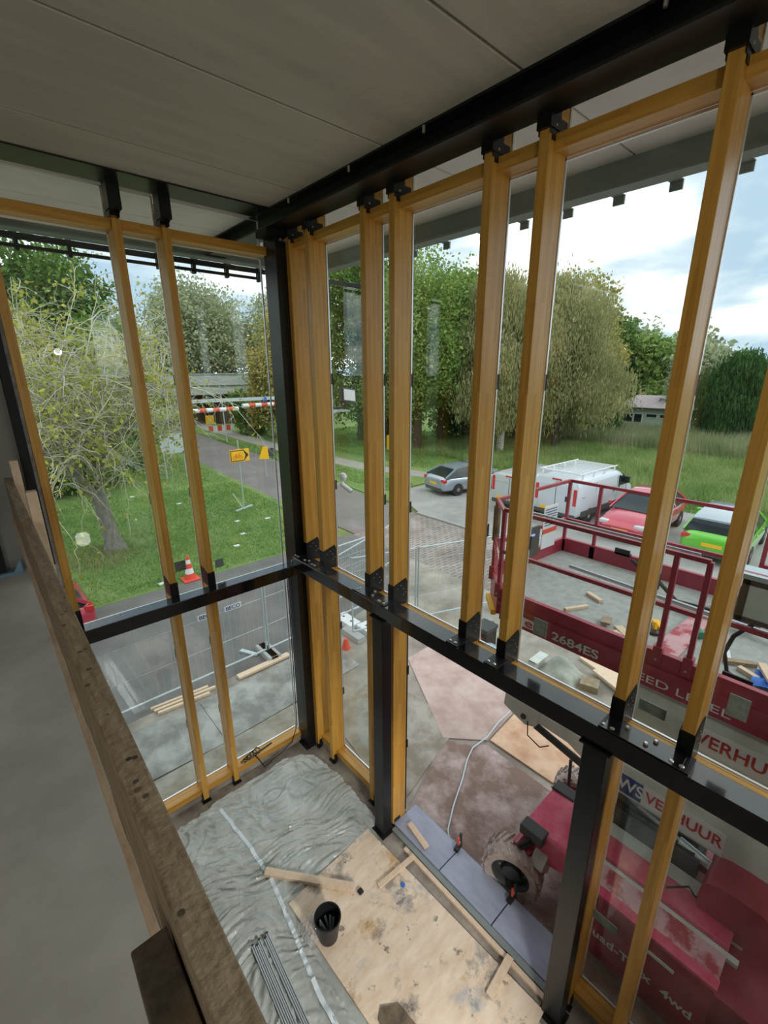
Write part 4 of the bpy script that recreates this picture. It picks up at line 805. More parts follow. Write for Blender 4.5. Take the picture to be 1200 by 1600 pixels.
def van(loc, rz, paint, label, L, W, H, rack=False):
    o = thing('van', loc, label, 'van', None, rz); w = W/2
    st = [(0,.42,H-.12,w*.95),(.05,.34,H-.03,w*.97),(.5,.32,H,w),(L*.60,.32,H,w),(L*.70,.32,H-.10,w*.985),(L*.765,.32,H-.32,w*.97),(L*.84,.32,1.34,w*.97),(L*.93,.33,1.12,w*.94),(L*.985,.36,.92,w*.86),(L,.42,.72,w*.78)]
    MB().loft([ring(x,a,b,c,32,.24,.07) for x,a,b,c in st]).build('body', paint, o, 0, True, local=True)
    for s in (-1,1):
        MB().prism([(L*.645,s*w*.972,1.22),(L*.80,s*w*.968,1.20),(L*.745,s*w*.945,H-.36),(L*.645,s*w*.952,H-.26)],(0,s*.022,0)).build('side_window', M_['carglass'], o, local=True)
        MB().box((-.012,s*w*.84-.07,.85),(.08,s*w*.84+.09,1.52)).build('rear_light', M_['taillight'], o, .03, local=True)
        MB().box((.3,s*w*.995-.015,.38),(L*.9,s*w*.995+.015,.62)).build('side_sill', M_['darkgrey'], o, .01, local=True)
        MB().box((L*.72,s*w,1.30),(L*.75,s*(w+.22),1.58)).build('mirror', M_['blackplastic'], o, .02, local=True)
        dg = MB()
        for x in (L*.26,L*.62,L*.80): dg.box((x,s*w*.992-.004,.62),(x+.014,s*w*.992+.010,H-.28))
        dg.box((.3,s*w*.994-.004,1.15),(L*.62,s*w*.994+.009,1.17)); dg.build('door_gaps', M_['darkgrey'], o, local=True)
        for x in (L*.56,L*.65): MB().box((x,s*w*1.0-.01,1.02),(x+.07,s*w*1.0+.02,1.26)).build('door_handle', M_['blackplastic'], o, .01, local=True)
        for x in (.95,L-.95): wheel(o, x, s*(w-.11), .34, .22, M_['tyre'] if x < 1 else M_['rim'])
    MB().box((-.012,-.008,.50),(.004,.008,H-.2)).build('rear_door_gap', M_['darkgrey'], o, local=True)
    MB().box((-.02,-.55,.97),(.0,-.42,1.18)).build('rear_handle', M_['blackplastic'], o, .02, local=True)
    for y0 in (-w*.72,.07): MB().box((-.010,y0,1.28),(.0,y0+w*.65,H-.35)).build('rear_panel', paint, o, .03, local=True)
    MB().box((-.02,-w*.9,.32),(.15,w*.9,.50)).build('bumper', M_['darkgrey'], o, .03, local=True)
    MB().box((-.02,-.20,H-.16),(.03,.20,H-.10)).build('brake_light', M_['taillight'], o, .01, local=True)
    MB().box((-.03,.10,.52),(.0,.62,.63)).build('number_plate', M_['yellow'], o, local=True)
    MB().prism([(L*.765,-w*.86,H-.34),(L*.765,w*.86,H-.34),(L*.835,w*.90,1.36),(L*.835,-w*.90,1.36)],(.03,0,.03)).build('windscreen', M_['carglass'], o, local=True)
    if rack:
        rk = thing('roof_rack', (0,0,0), 'pale ladder rack lying on the roof of the white van', 'roof rack'); rk.location = loc; rk.rotation_euler = (0,0,rz)
        for s in (-1,1): MB().cyl((.1,s*w*.88,H+.16),(L*.62,s*w*.88,H+.16),.022,n=8).build('side_rail', M_['white'], rk, local=True)
        MB().tube([(.1,-w*.88,H+.16),(-.02,-w*.8,H+.22),(-.02,w*.8,H+.22),(.1,w*.88,H+.16)],.022,8).build('end_roller', M_['white'], rk, local=True)
        for i in range(11): MB().box((.15+i*L*.057,-w*.88,H+.12),(.19+i*L*.057,w*.88,H+.15)).build('cross_bar', M_['white'], rk, local=True)
        for i in range(4):
            for s in (-1,1): MB().box((.3+i*L*.17,s*w*.88-.02,H-.04),(.36+i*L*.17,s*w*.88+.02,H+.13)).build('rack_foot', M_['white'], rk, local=True)
    return o
van((16.4,10.45,cz), math.radians(-2), silverv, 'silver-grey van parked between the silver car and the white van', 4.7, 1.9, 1.68)
van((16.5,8.4,cz), math.radians(-3), whitep, 'white high van with a ladder rack parked left of the red car', 4.9, 1.95, 1.92, True)

# ================================================================== PLATFORM LIFT
li = thing('platform_lift', (4.5,0,GZ), 'dark red four-wheeled platform lift with a railed deck and grey boom outside', 'lift')
M_['silvertext'] = mat('silver_print', (.62,.66,.66), .5); M_['whitetext'] = mat('white_print', (.75,.75,.77), .5)
RED = M_['red']
def part(name, mb, mt, bev=0, sm=False, parent=None): return mb.build(name, mt, parent or li, bev, sm)
part('deck_plate', MB().prism([(4.46,-4.5,3.02),(6.46,-4.5,3.02),(6.46,3.08,3.02),(4.85,3.22,3.02),(4.50,2.85,3.02)],(0,0,.04)), M_['deck'])
nt = part('near_toe_board', MB().box((4.40,-4.5,3.02),(4.46,2.85,3.19)).box((4.40,-4.5,2.78),(4.50,2.80,2.985)), RED, .004)
part('toe_board_cap', MB().box((4.375,-4.5,2.985),(4.52,2.83,3.03)), M_['redbright'] if False else RED, .004)
part('far_toe_board', MB().box((6.44,-4.5,2.85),(6.50,3.10,3.27)), RED, .004)
part('end_toe_board', MB().bar((4.84,3.22,3.06),(6.48,3.10,3.06),.05,.40).bar((4.43,2.84,3.0),(4.84,3.22,3.0),.05,.36), RED, .004)
part('hazard_strip', MB().bar((4.45,2.92,2.80),(4.78,3.24,2.80),.06,.07), M_['yellow'])
def rails(name, pts, zt, zm, posts, zb=3.06, w=.042):
    o = part(name, MB(), RED) if False else None
    b = MB()
    for a, c in zip(pts[:-1], pts[1:]): b.bar((*a,zt),(*c,zt),w).bar((*a,zm),(*c,zm),w)
    r = part(name, b, RED, .003)
    for p in posts: part('guard_post', MB().box((p[0]-.022,p[1]-.022,zb),(p[0]+.022,p[1]+.022,zt)), RED, .003, False, r); part('post_socket', MB().box((p[0]-.04,p[1]-.04,zb),(p[0]+.04,p[1]+.04,zb+.19)), RED, .004, False, r)
    return r
rails('near_rail', [(4.43,2.85),(4.42,.80)], 4.19, 3.67, [(4.43,2.85),(4.42,1.05),(4.42,.80)])
rails('near_rail', [(4.42,.66),(4.42,-4.4)], 4.17, 3.70, [(4.42,-.9),(4.42,-2.6)])
rails('corner_rail', [(4.80,3.20),(4.43,2.85)], 4.17, 3.66, [(4.80,3.20)])
rails('end_rail', [(4.80,3.20),(6.48,3.08)], 4.17, 3.58, [(6.48,3.08)])
rails('far_rail', [(6.48,3.08),(6.48,.86)], 4.17, 3.57, [(6.48,2.62),(6.48,.86)])
rails('far_rail', [(6.48,.70),(6.48,-4.4)], 4.17, 3.57, [(6.48,.70),(6.48,-1.2),(6.48,-3)])
part('brace', MB().bar((4.45,2.9,3.45),(4.78,3.2,3.62),.025).bar((4.8,3.19,3.62),(4.5,2.88,3.80),.02), RED)
part('rusty_wrap', MB().cyl((4.80,3.20,3.62),(4.80,3.20,4.08),.045,n=10), M_['darkwood'])
sb_ = part('sign_board', MB().bar((5.05,3.155,3.40),(5.74,3.105,3.40),.03,.46), M_['darkgrey'])
q_ = MB().bar((5.47,3.112,3.52),(5.66,3.098,3.52),.012,.09); part('blue_badge', q_, M_['bluetext'], 0, False, sb_)
part('badge_mark', MB().bar((5.51,3.105,3.52),(5.61,3.097,3.52),.014,.035), M_['whitetext'], 0, False, sb_)
ip = part('info_plate', MB().bar((5.80,3.09,3.72),(6.14,3.065,3.72),.012,.34), M_['white']); part('orange_band', MB().bar((5.80,3.082,3.51),(6.14,3.057,3.51),.014,.06), M_['orange'], 0, False, ip)
part('info_plate', MB().bar((5.80,3.09,3.36),(6.14,3.065,3.36),.012,.24), M_['white'])
for i in range(7): part('printed_line', MB().bar((5.83,3.078,3.60+i*.04),(6.11,3.058,3.60+i*.04),.012,.008), M_['bluetext'] if i % 3 else M_['darkgrey'], 0, False, ip)
for y in (2.1, .2): part('deck_lug', MB().box((6.38,y-.02,3.27),(6.46,y+.18,3.30)).box((6.38,y-.02,3.27),(6.40,y+.18,3.36)), M_['blackplastic'])
part('deck_lug', MB().prism([(4.50,.56,3.06),(4.50,.34,3.06),(4.50,.34,3.20),(4.50,.56,3.20)],(.02,0,0)), M_['blackplastic'], .004)
part('slide_tube', MB().cyl((5.75,2.6,3.16),(5.35,-4.4,3.16),.028,n=12), M_['rim'], 0, True)
part('slide_tube', MB().cyl((4.52,2.7,4.205),(4.50,.9,4.205),.014,n=8), M_['rim'], 0, True)
part('hinge_plate', MB().prism([(4.46,1.17,3.075),(4.46,.93,3.075),(5.66,.90,3.075),(5.64,1.08,3.075)],(0,0,.03)), M_['dustyred'])
part('inner_frame', MB().box((6.0,-4.4,3.06),(6.1,1.0,3.2)), RED, .004); part('black_hose', MB().tube([(6.1,1.95,3.35),(6.05,1.6,3.20),(5.8,1.3,3.12),(5.75,1.0,3.16),(5.72,.5,3.14)],.025,8), M_['black'], 0, True)
for y in (.80, 1.05, 2.85): part('post_bolt', MB().cyl((4.37,y,3.12),(4.395,y,3.12),.012,n=8), M_['bolt'])
# lettering on the near side
part('white_strip', MB().box((4.392,2.17,2.83),(4.399,2.72,2.945)), M_['whitetext'], 0, False, nt)
text('lettering', 'ed', .15, face_mx((4.390,2.33,2.895)), M_['redtext'], nt, .001, .002, 1.5)
text('lettering', '2684ES', .14, face_mx((4.394,1.83,2.875)), M_['silvertext'], nt, .001, .0025, 1.28)
text('lettering', 'SPEED LEVEL', .115, face_mx((4.397,.885,2.862)), M_['whitetext'], nt, .001, .0, 1.48)
# control box hung on the near rail with its cable
cb_ = part('control_box', MB().box((4.37,-.12,3.78),(4.56,.56,4.15)), M_['boom'], .012); part('box_lid', MB().box((4.35,-.14,4.15),(4.58,.60,4.19)), M_['zinc'], 0, False, cb_)
part('rust_edge', MB().box((4.362,-.12,3.78),(4.369,.56,3.82)).box((4.362,.51,3.78),(4.369,.56,4.15)).box((4.362,-.12,4.10),(4.369,.56,4.15)), M_['brown'], 0, False, cb_)
part('emergency_knob', MB().cyl((4.37,.26,3.97),(4.33,.26,3.97),.035,n=12), M_['blackplastic'], 0, True, cb_)
part('control_cable', MB().tube([(4.50,.42,3.80),(4.52,.45,3.70),(4.62,.56,3.5),(4.66,.60,3.3),(4.66,.55,3.12),(4.62,.42,3.09)],.018,8), M_['black'], 0, True)
# machine below
ch = part('chassis', MB().box((3.62,-2.6,.20),(5.25,1.15,.80)), RED, .02)
sp_ = part('side_panel', MB().loft([[(3.52,y,.30),(3.54,y,.16),(3.64,y,.16),(3.64,y,.96),(3.56,y,.99),(3.52,y,.96)] for y in (-.02,1.17)]), RED, .006)
part('panel_lip', MB().box((3.52,-.03,.955),(3.62,1.18,.995)), M_['redbright'], .006)
part('top_panel', MB().prism([(3.62,-.02,.97),(3.62,1.14,.97),(3.83,1.14,1.0),(3.83,-.02,1.0)],(0,0,.012)), M_['dustyred'])
part('grey_seam', MB().box((3.83,-.1,.96),(3.885,1.3,1.0)), M_['boom'])
part('hood', MB().box((3.885,-.02,.85),(4.15,1.35,1.05)), M_['redbright'], .015)
part('grey_channel', MB().box((4.15,-.1,.8),(4.32,1.4,1.03)), M_['boom']); part('inner_frame', MB().box((4.32,-1.5,.7),(5.2,1.5,.95)), RED, .01)
part('battery_tray', MB().box((4.35,.35,.95),(4.8,1.25,1.22)), M_['darkgrey'], .01)
for i in range(6): part('fin', MB().box((4.37+i*.07,.4,1.22),(4.40+i*.07,1.2,1.25)), M_['black'])
for y in (.25,.6,1.0): part('panel_bolt', MB().lathe([(.012,0),(.008,.008)],(3.80,y,1.008),n=8), M_['bolt'])
part('white_bar', MB().box((3.512,.25,.80),(3.519,.50,.835)), M_['whitetext'], 0, False, sp_)
text('lettering', 'Quad-Trax  4wd', .135, face_mx((3.517,.545,.50)), M_['whitetext'], sp_, .001, .0025, 1.05)
part('front_axle', MB().bar((3.75,1.85,.30),(5.05,1.85,.30),.16,.20), RED, .02)
part('front_hood', MB().loft([[(3.80,y,z0),(4.50,y,z0),(4.50,y,z1),(4.46,y,z1+.02),(3.84,y,z1+.02),(3.80,y,z1)] for y,z0,z1 in ((1.20,.55,.80),(1.45,.45,.78),(1.87,.42,.76))]), M_['redbright'], .015)
for x0, x1 in ((3.72,3.88),(4.44,4.60)): part('rubber_block', MB().box((x0,1.60,.68),(x1,1.88,.81)), M_['darkgrey'], .015)
part('warning_label', MB().prism([(3.95,1.74,.783),(4.03,1.66,.783),(3.93,1.65,.783)],(0,0,.003)), M_['yellow'])
part('steering_arm', MB().bar((3.9,1.75,.25),(4.35,1.0,.25),.07,.10).bar((3.75,1.62,.35),(3.95,1.62,.55),.16,.22), M_['boom'], .01)
part('link_arm', MB().bar((3.72,1.78,.42),(4.1,1.7,.5),.14,.16).cyl((3.68,1.86,.50),(3.9,1.84,.56),.07,n=12), RED, .01)
part('hydraulic_hose', MB().tube([(3.62,1.82,.62),(3.75,1.72,.72),(3.9,1.58,.75),(4.15,1.42,.66),(4.4,1.25,.62)],.022,8), M_['black'], 0, True)
part('hydraulic_hose', MB().tube([(3.62,1.79,.60),(3.76,1.68,.68),(3.92,1.54,.70),(4.2,1.38,.62)],.02,8), M_['black'], 0, True)
part('hydraulic_hose', MB().tube([(4.75,1.80,.60),(4.85,1.86,.95),(5.0,1.74,.98),(5.02,1.60,.60),(4.9,1.4,.5)],.022,8), M_['darkgrey'], 0, True)
def bigwheel(x, y, side, turn=0):
    R_, w_ = .345, .27; c_ = Vector((x, y, GZ+R_)); ax = Vector((side*math.cos(turn), math.sin(turn)*side, 0))
    wh = part('wheel', MB().lathe([(.64*R_,-w_/2),(.87*R_,-w_/2-.01),(.93*R_,-w_/2+.03),(.93*R_,w_/2-.03),(.87*R_,w_/2+.01),(.64*R_,w_/2),(.60*R_,0)], c_, ax, 36, True), M_['tyre'], 0, True)
    lug = MB(); t_ = Vector((0,0,1)); e1 = ax.cross(t_).normalized(); e2 = ax.cross(e1)
    for k in range(22):
        for s in (-1,1):
            a0 = 2*PI*(k+(.5 if s > 0 else 0))/22; pts = []
            for u, da in ((.01,0),(.136,.26)):
                for rr, dd in ((.92*R_,-.055),(.92*R_,.055),(R_,.035),(R_,-.035)):
                    a = a0-da+dd; pts.append(c_+ax*(s*u)+(e1*math.cos(a)+e2*math.sin(a))*rr)
            lug.add(pts, [(0,1,2,3),(7,6,5,4),(0,4,5,1),(1,5,6,2),(2,6,7,3),(3,7,4,0)])
    part('tread', lug, M_['tyre'], 0, False, wh)
    part('rim', MB().lathe([(.66*R_,-.02),(.67*R_,w_/2-.005),(.62*R_,w_/2-.02),(.56*R_,w_/2-.09),(.31*R_,w_/2-.11),(.29*R_,w_/2-.04),(.01,w_/2-.03)], c_, ax, 28), M_['darkgrey'], 0, True, wh)
    for k in range(8): a = 2*PI*k/8; p = c_+ax*(w_/2-.11)+(e1*math.cos(a)+e2*math.sin(a))*.145; part('wheel_nut', MB().cyl(p, p+ax*.025, .014, n=6), M_['bolt'], 0, False, wh)
    return wh
bigwheel(3.66,1.87,-1,.30); bigwheel(5.15,1.80,-1,.22); bigwheel(3.72,-.66,-1); bigwheel(5.3,-.9,-1)
part('mudguard', MB().loft([[(3.50,-.66+.56*math.cos(a),GZ+.45+.56*math.sin(a)),(3.95,-.66+.56*math.cos(a),GZ+.45+.56*math.sin(a)),(3.95,-.66+.59*math.cos(a),GZ+.45+.59*math.sin(a)),(3.50,-.66+.59*math.cos(a),GZ+.45+.59*math.sin(a))] for a in [PI*i/16 for i in range(17)]]), M_['darkgrey'])
part('rear_tank', MB().loft([ring(x,.95,1.42,.28,20,.6) for x in (4.05,4.09,4.6,4.64)]), RED, 0, True); bpy.context.view_layer.update()
li.children[-1].location.y = -.62
part('tank_cap', MB().cyl((4.04,-.48,1.10),(3.98,-.48,1.10),.06,n=14), M_['darkgrey'], 0, True)
# booms
bm_ = part('lower_boom', MB().loft([[(4.40,y,z0),(4.66,y,z0),(4.66,y,z1),(4.40,y,z1)] for y,z0,z1 in ((2.30,1.63,1.76),(1.75,1.60,1.78),(1.30,1.38,1.76),(-3.2,1.32,1.90))]), M_['boom'], .012)
part('label_strip', MB().loft([[(4.392,y,z0),(4.398,y,z0),(4.398,y,z1),(4.392,y,z1)] for y,z0,z1 in ((1.16,1.42,1.66),(.22,1.40,1.66))]), M_['whitetext'], 0, False, bm_)
part('blue_block', MB().box((4.386,.93,1.425),(4.391,1.15,1.655)), M_['bluetext'], 0, False, bm_)
text('lettering', 'WS', .20, face_mx((4.384,1.04,1.54)), M_['whitetext'], bm_, .001, .003, .85)
text('lettering', 'VERHUUR', .175, face_mx((4.388,.565,1.535)), M_['redtext'], bm_, .001, .003, .85)
ub = part('upper_boom', MB().box((4.46,-3.5,2.30),(4.72,1.30,2.70)), M_['boom'], .012)
part('label_strip', MB().box((4.452,-.35,2.34),(4.458,.72,2.60)), M_['whitetext'], 0, False, ub)
text('lettering', 'VERHUUR', .18, face_mx((4.450,.25,2.47)), M_['redtext'], ub, .001, .003, .95)
part('knuckle_plate', MB().prism([(4.38,2.62,1.62),(4.38,2.30,1.50),(4.38,2.16,1.55),(4.38,2.10,1.85),(4.38,2.45,2.0),(4.38,2.60,1.85)],(.30,0,0)), M_['boom'], .015)
part('knuckle_pin', MB().cyl((4.36,2.32,1.62),(4.38,2.32,1.62),.035,n=12), M_['darkgrey'])
part('lift_ram', MB().cyl((4.48,2.20,1.50),(4.48,.2,1.05),.045,n=12), M_['darkgrey'], 0, True); part('ram_rod', MB().cyl((4.42,.95,1.34),(4.42,.55,1.25),.022,n=10), M_['rim'], 0, True)
part('ram_sleeve', MB().cyl((4.42,.55,1.25),(4.42,.05,1.14),.045,n=12), M_['zinc'], 0, True)
for y0, y1 in ((.28,.02),(-.02,-.26)): part('white_roller', MB().cyl((4.36,y0,1.26),(4.36,y1,1.22),.05,n=14), M_['white'], 0, True)
part('thin_cable', MB().tube([(4.36,2.25,1.60),(4.34,2.22,1.42),(4.34,2.05,1.36),(4.36,1.95,1.44)],.008,6), M_['black'], 0, True)
part('thin_cable', MB().tube([(4.0,.50,1.07),(4.05,.35,1.20),(4.12,.30,1.06),(4.2,.10,1.10),(4.3,.0,1.2)],.010,6), M_['black'], 0, True)
part('support_arm', MB().bar((4.45,-.2,1.2),(4.5,1.2,.95),.10,.12), RED, .01); part('mast_link', MB().bar((4.6,-3.0,1.0),(4.6,-2.2,2.9),.25,.3), M_['boom'], .01)
# things left on the deck
DZ = 3.062
def deckwood(a, b, w, h, la, mt=None, dz=0): return tag(MB().bar((*a,DZ+h/2+dz),(*b,DZ+h/2+dz),w,h).build('timber_offcut', mt or M_['palewood'], None, .002), la, 'offcut', 'timber offcuts on the lift deck')
deckwood((4.70,2.12),(4.98,1.98),.045,.035,'longest pale batten lying alone on the lift deck')
deckwood((5.30,2.13),(5.20,1.92),.06,.04,'short pale block on the lift deck toward the far toe board')
deckwood((4.86,1.70),(4.70,1.66),.10,.02,'tilted brown offcut in the middle of the lift deck', M_['oldwood'], .03)
deckwood((4.80,1.56),(4.68,1.40),.09,.02,'flat pale offcut touching the timber mullion on the lift deck', None)
deckwood((4.66,1.54),(4.60,1.44),.05,.03,'small pale offcut nearest the lift lettering')
deckwood((4.90,.62),(5.05,.40),.06,.04,'brown stick at the left of the debris pile on the lift deck', M_['oldwood'])
deckwood((4.88,.50),(4.80,.34),.05,.04,'pale stick at the near side of the debris pile', None)
deckwood((5.02,.36),(4.76,.24),.07,.03,'pale plank lying on top of the debris pile', None, .05)
deckwood((5.12,.68),(4.98,.64),.12,.012,'bright white board leaning behind the last mullion', M_['white'], .01)
tag(MB().grid(lambda u,v:(4.66+.26*u,.08+.30*v,DZ+.002+.05*abs(math.sin(5*u+3*v))),8,8).build('blue_cloth', M_['blue'],None,0,True), 'blue and white crumpled cloth in the debris pile on the lift deck', 'cloth')
yt = thing('suction_lifter', (5.0,1.30,DZ), 'yellow and black tool lying on the lift deck behind the mullion', 'tool')
for i,(x,y) in enumerate(((5.10,1.38),(4.96,1.25))): MB().lathe([(.06,0),(.062,.03),(.03,.05)],(x,y,DZ),n=16).build('cup', M_['blackplastic'], yt)
MB().tube([(5.10,1.38,DZ+.05),(5.09,1.37,DZ+.11),(4.97,1.26,DZ+.11),(4.96,1.25,DZ+.05)],.02,8).build('handle', M_['yellow'], yt, 0, True)
MB().bar((5.14,1.30,DZ+.05),(5.0,1.20,DZ+.05),.06,.06).build('body', M_['yellow'], yt, .01)
tag(MB().cyl((5.30,.95,DZ+.04),(5.20,.88,DZ+.04),.04,n=12).build('green_tin', mat('green_tin',(.05,.25,.12),.4)), 'small green tin on the lift deck beside the last mullion', 'tin')

# ================================================================== DOORWAY AND GROUND FLOOR CONTENTS
for i, (y0, y1, la) in enumerate(((2.49,3.28,'blue-grey threshold stone nearest the left jamb, with an offcut on it'), (1.74,2.48,'middle blue-grey threshold stone between the two clamps'), (.95,1.73,'blue-grey threshold stone running to the right door post'))):
    tag(MB().box((3.06,y0+.002,.0),(3.47,y1-.002,.05)).build('threshold_stone', M_['tile'], None, .003), la, 'stone', 'threshold stones of the doorway')
struct(MB().box((3.312,.95,GZ),(3.46,3.28,-.001)).build('trim_%d' % tr_n[0], M_['slab'])); tr_n[0] += 1
struct(MB().box((2.99,.95,0),(3.055,3.24,.035)).build('trim_%d' % tr_n[0], M_['greysteel'])); tr_n[0] += 1
tag(MB().box((2.925,.96,0),(2.975,2.96,.035)).build('edge_batten', M_['palewood'],None,.002), 'long pale batten along the gap beside the threshold stones', 'batten')
def clamp(y, la, rz):
    o = thing('screw_clamp', (3.42,y,.05), la, 'clamp', None, rz)
    MB().box((-.05,-.03,0),(.03,.03,.045)).build('jaw', M_['blackplastic'], o, .004, local=True); MB().bar((-.02,0,.02),(.13,.02,.02),.022,.014).build('bar', M_['zinc'], o, local=True)
    MB().cyl((.02,0,.02),(.04,.01,.13),.014,n=10).build('screw_grip', M_['orange'], o, local=True); MB().bar((.09,.0,-.06),(.12,.02,.12),.03,.03).build('sliding_arm', M_['darkgrey'], o, local=True)
clamp(2.50, 'black and red screw clamp on the threshold edge where the hose ends', .2); clamp(1.73, 'black and red screw clamp on the threshold edge beside the near lift wheel', .0)
tag(MB().tube([(3.50,2.60,.02),(3.52,2.70,GZ+.03),(3.62,2.82,GZ+.03),(3.95,3.0,GZ+.03),(4.40,3.20,GZ+.03),(4.72,3.37,GZ+.03),(4.98,3.46,GZ+.03),(5.32,3.43,GZ+.05),(5.75,3.50,GZ+.05),(6.2,3.52,GZ+.05),(6.9,3.9,GZ+.04)],.012,8).build('grey_hose', M_['zinc'],None,0,True), 'thin grey hose curving over the muddy ground from the first clamp', 'hose')
def offcut(a, b, w, h, z, la, nm='timber_offcut', mt=None): return tag(MB().bar((*a,z+h/2),(*b,z+h/2),w,h).build(nm, mt or M_['palewood'],None,.002), la, 'offcut', 'pale timber pieces around the doorway')
offcut((3.20,3.13),(3.14,2.76),.075,.03,.05,'short pale offcut lying on the first threshold stone')
offcut((2.40,2.83),(2.96,2.80),.055,.03,.036,'pale offcut bridging the plywood and the gap near the left jamb')
offcut((2.56,1.40),(2.97,1.44),.075,.03,.036,'pale offcut bridging the plywood and the gap near the right post')
offcut((1.50,3.845),(2.18,3.005),.085,.05,.036,'long pale timber batten lying from the plastic sheet onto the plywood')
# plywood on the floor
M_['ply'] = mat('stained_construction_plywood', (.74,.57,.41), .75, noise=((.88,.75,.60), 3, .35, .65, (1,3,1)), bump=.1)
N = M_['ply'].node_tree.nodes; L = M_['ply'].node_tree.links; b_ = N['Principled BSDF']; base = b_.inputs['Base Color'].links[0].from_socket
t_ = N.new('ShaderNodeTexCoord')
for sc_v, lo, hi, colr in ((1.7,.54,.62,(.20,.18,.17,1)),(4.5,.59,.64,(.07,.065,.06,1)),(2.3,.57,.68,(.50,.28,.08,1)),(1.9,.56,.66,(.42,.44,.48,1))):
    mp = N.new('ShaderNodeMapping'); mp.inputs['Location'].default_value = (sc_v*7, sc_v*3, 0); L.new(t_.outputs['Object'], mp.inputs[0])
    z_ = N.new('ShaderNodeTexNoise'); z_.inputs['Scale'].default_value = sc_v; z_.inputs['Detail'].default_value = 9; z_.inputs['Roughness'].default_value = .7; L.new(mp.outputs[0], z_.inputs['Vector'])
    r_2 = N.new('ShaderNodeMapRange'); r_2.inputs[1].default_value = lo; r_2.inputs[2].default_value = hi; r_2.inputs[4].default_value = .75; L.new(z_.outputs[0], r_2.inputs[0])
    x_ = N.new('ShaderNodeMix'); x_.data_type = 'RGBA'; L.new(r_2.outputs[0], x_.inputs[0]); L.new(base, x_.inputs[6]); x_.inputs[7].default_value = colr; base = x_.outputs[2]
L.new(base, b_.inputs['Base Color'])
tag(MB().prism([(2.76,3.46,.016),(1.54,3.38,.016),(1.62,.92,.016),(2.86,1.0,.016)],(0,0,.020)).build('plywood_sheet', M_['ply'],None,.001), 'large stained plywood sheet lying on the ground floor by the doorway', 'board')
tag(MB().prism([(1.66,1.97,.037),(1.74,2.03,.037),(1.88,1.93,.037),(1.90,1.70,.037),(1.66,1.62,.037)],(0,0,.02)).build('dark_board', M_['darkwood']), 'dark board end lying on the plywood at the bottom picture edge', 'board')
tag(MB().lathe([(.028,0),(.028,.012),(.02,.02)],(2.63,2.66,.036),n=7).build('blue_scrap', M_['blue']), 'small blue scrap on the plywood sheet', 'scrap')
tag(MB().box((2.185,2.90,.036),(2.245,2.96,.066)).build('tape_measure', M_['blackplastic'],None,.01), 'small black tape measure on the plywood beside the long batten', 'tape measure')
# bucket
bk_ = thing('bucket', (1.70,2.83,.036), 'black plastic bucket holding metal clips on the plywood corner', 'bucket')
MB().lathe([(.002,0),(.100,0),(.135,.28),(.142,.28),(.142,.295),(.130,.295),(.096,.012),(.002,.012)],(1.70,2.83,.036),n=36,close=False).build('pail', M_['blackplastic'], bk_, 0, True)
MB().tube([(1.70+.145*math.cos(a),2.83+.145*math.sin(a)*.9,.036+.27-.12*math.sin(a)*(1 if a < PI else 0)) for a in [PI*i/14 for i in range(15)]],.004,6).build('handle', M_['zinc'], bk_, 0, True)
for i in range(8):
    a = R.uniform(0,2*PI); rr = R.uniform(0,.05)
    tag(MB().bar((1.70+rr*math.cos(a),2.83+rr*math.sin(a),.06),(1.70+.085*math.cos(a+.6),2.83+.085*math.sin(a+.6),.20+R.uniform(0,.05)),.022,.006).build('metal_clip', M_['zinc']), 'grey metal clip standing in the black bucket', 'clip', 'metal clips in the bucket')
# crumpled bag by the bucket
M_['film'] = mat('clear_crumpled_film', (.70,.68,.70), .25, coat=.5)
nt_ = M_['film'].node_tree; tr_s = nt_.nodes.new('ShaderNodeBsdfTransparent'); mx_s = nt_.nodes.new('ShaderNodeMixShader'); mx_s.inputs[0].default_value = .45; nt_.links.new(tr_s.outputs[0], mx_s.inputs[1]); nt_.links.new(nt_.nodes['Principled BSDF'].outputs[0], mx_s.inputs[2]); nt_.links.new(mx_s.outputs[0], nt_.nodes['Material Output'].inputs[0])
rb = random.Random(9); cr_ = MB().grid(lambda u,v:(1.48+.24*u+rb.uniform(-.012,.012),2.86+.26*v+rb.uniform(-.012,.012),.04+.07*math.sin(PI*u)*math.sin(PI*v)+rb.uniform(0,.03)),12,12)
tag(cr_.build('plastic_bag', M_['film']), 'crumpled clear plastic bag beside the black bucket', 'bag')
# plastic sheet with folds
from mathutils import noise as mn
poly = [(.3,5.05),(1.41,5.15),(2.52,5.20),(2.90,4.98),(2.98,4.3),(2.95,3.48),(2.78,3.30),(2.78,.9),(.3,.9)]
def inside(x, y):
    c = False; j = len(poly)-1
    for i in range(len(poly)):
        if (poly[i][1] > y) != (poly[j][1] > y) and x < (poly[j][0]-poly[i][0])*(y-poly[i][1])/(poly[j][1]-poly[i][1])+poly[i][0]: c = not c
        j = i
    return c
def fold(x, y):
    wv = mn.noise(Vector((x*1.3, y*1.3, 0)))*1.5
    h = 0
    for f_q, am, ang in ((9,.022,.35),(17,.012,.15),(6,.022,.9)):
        t_v = (x*math.sin(ang)+y*math.cos(ang))*f_q+wv*4; n1 = mn.noise(Vector((t_v, x*1.1, ang*9))); h += am*(1-abs(n1)*2.2)
    h += .004*mn.noise(Vector((x*30,y*30,2)))
    if y > 4.2: h += .012*abs(mn.noise(Vector((x*6,y*7,5))))
    return .004+max(0,h)
nx, ny = 230, 330; idx = {}; V_ = []; F_ = []
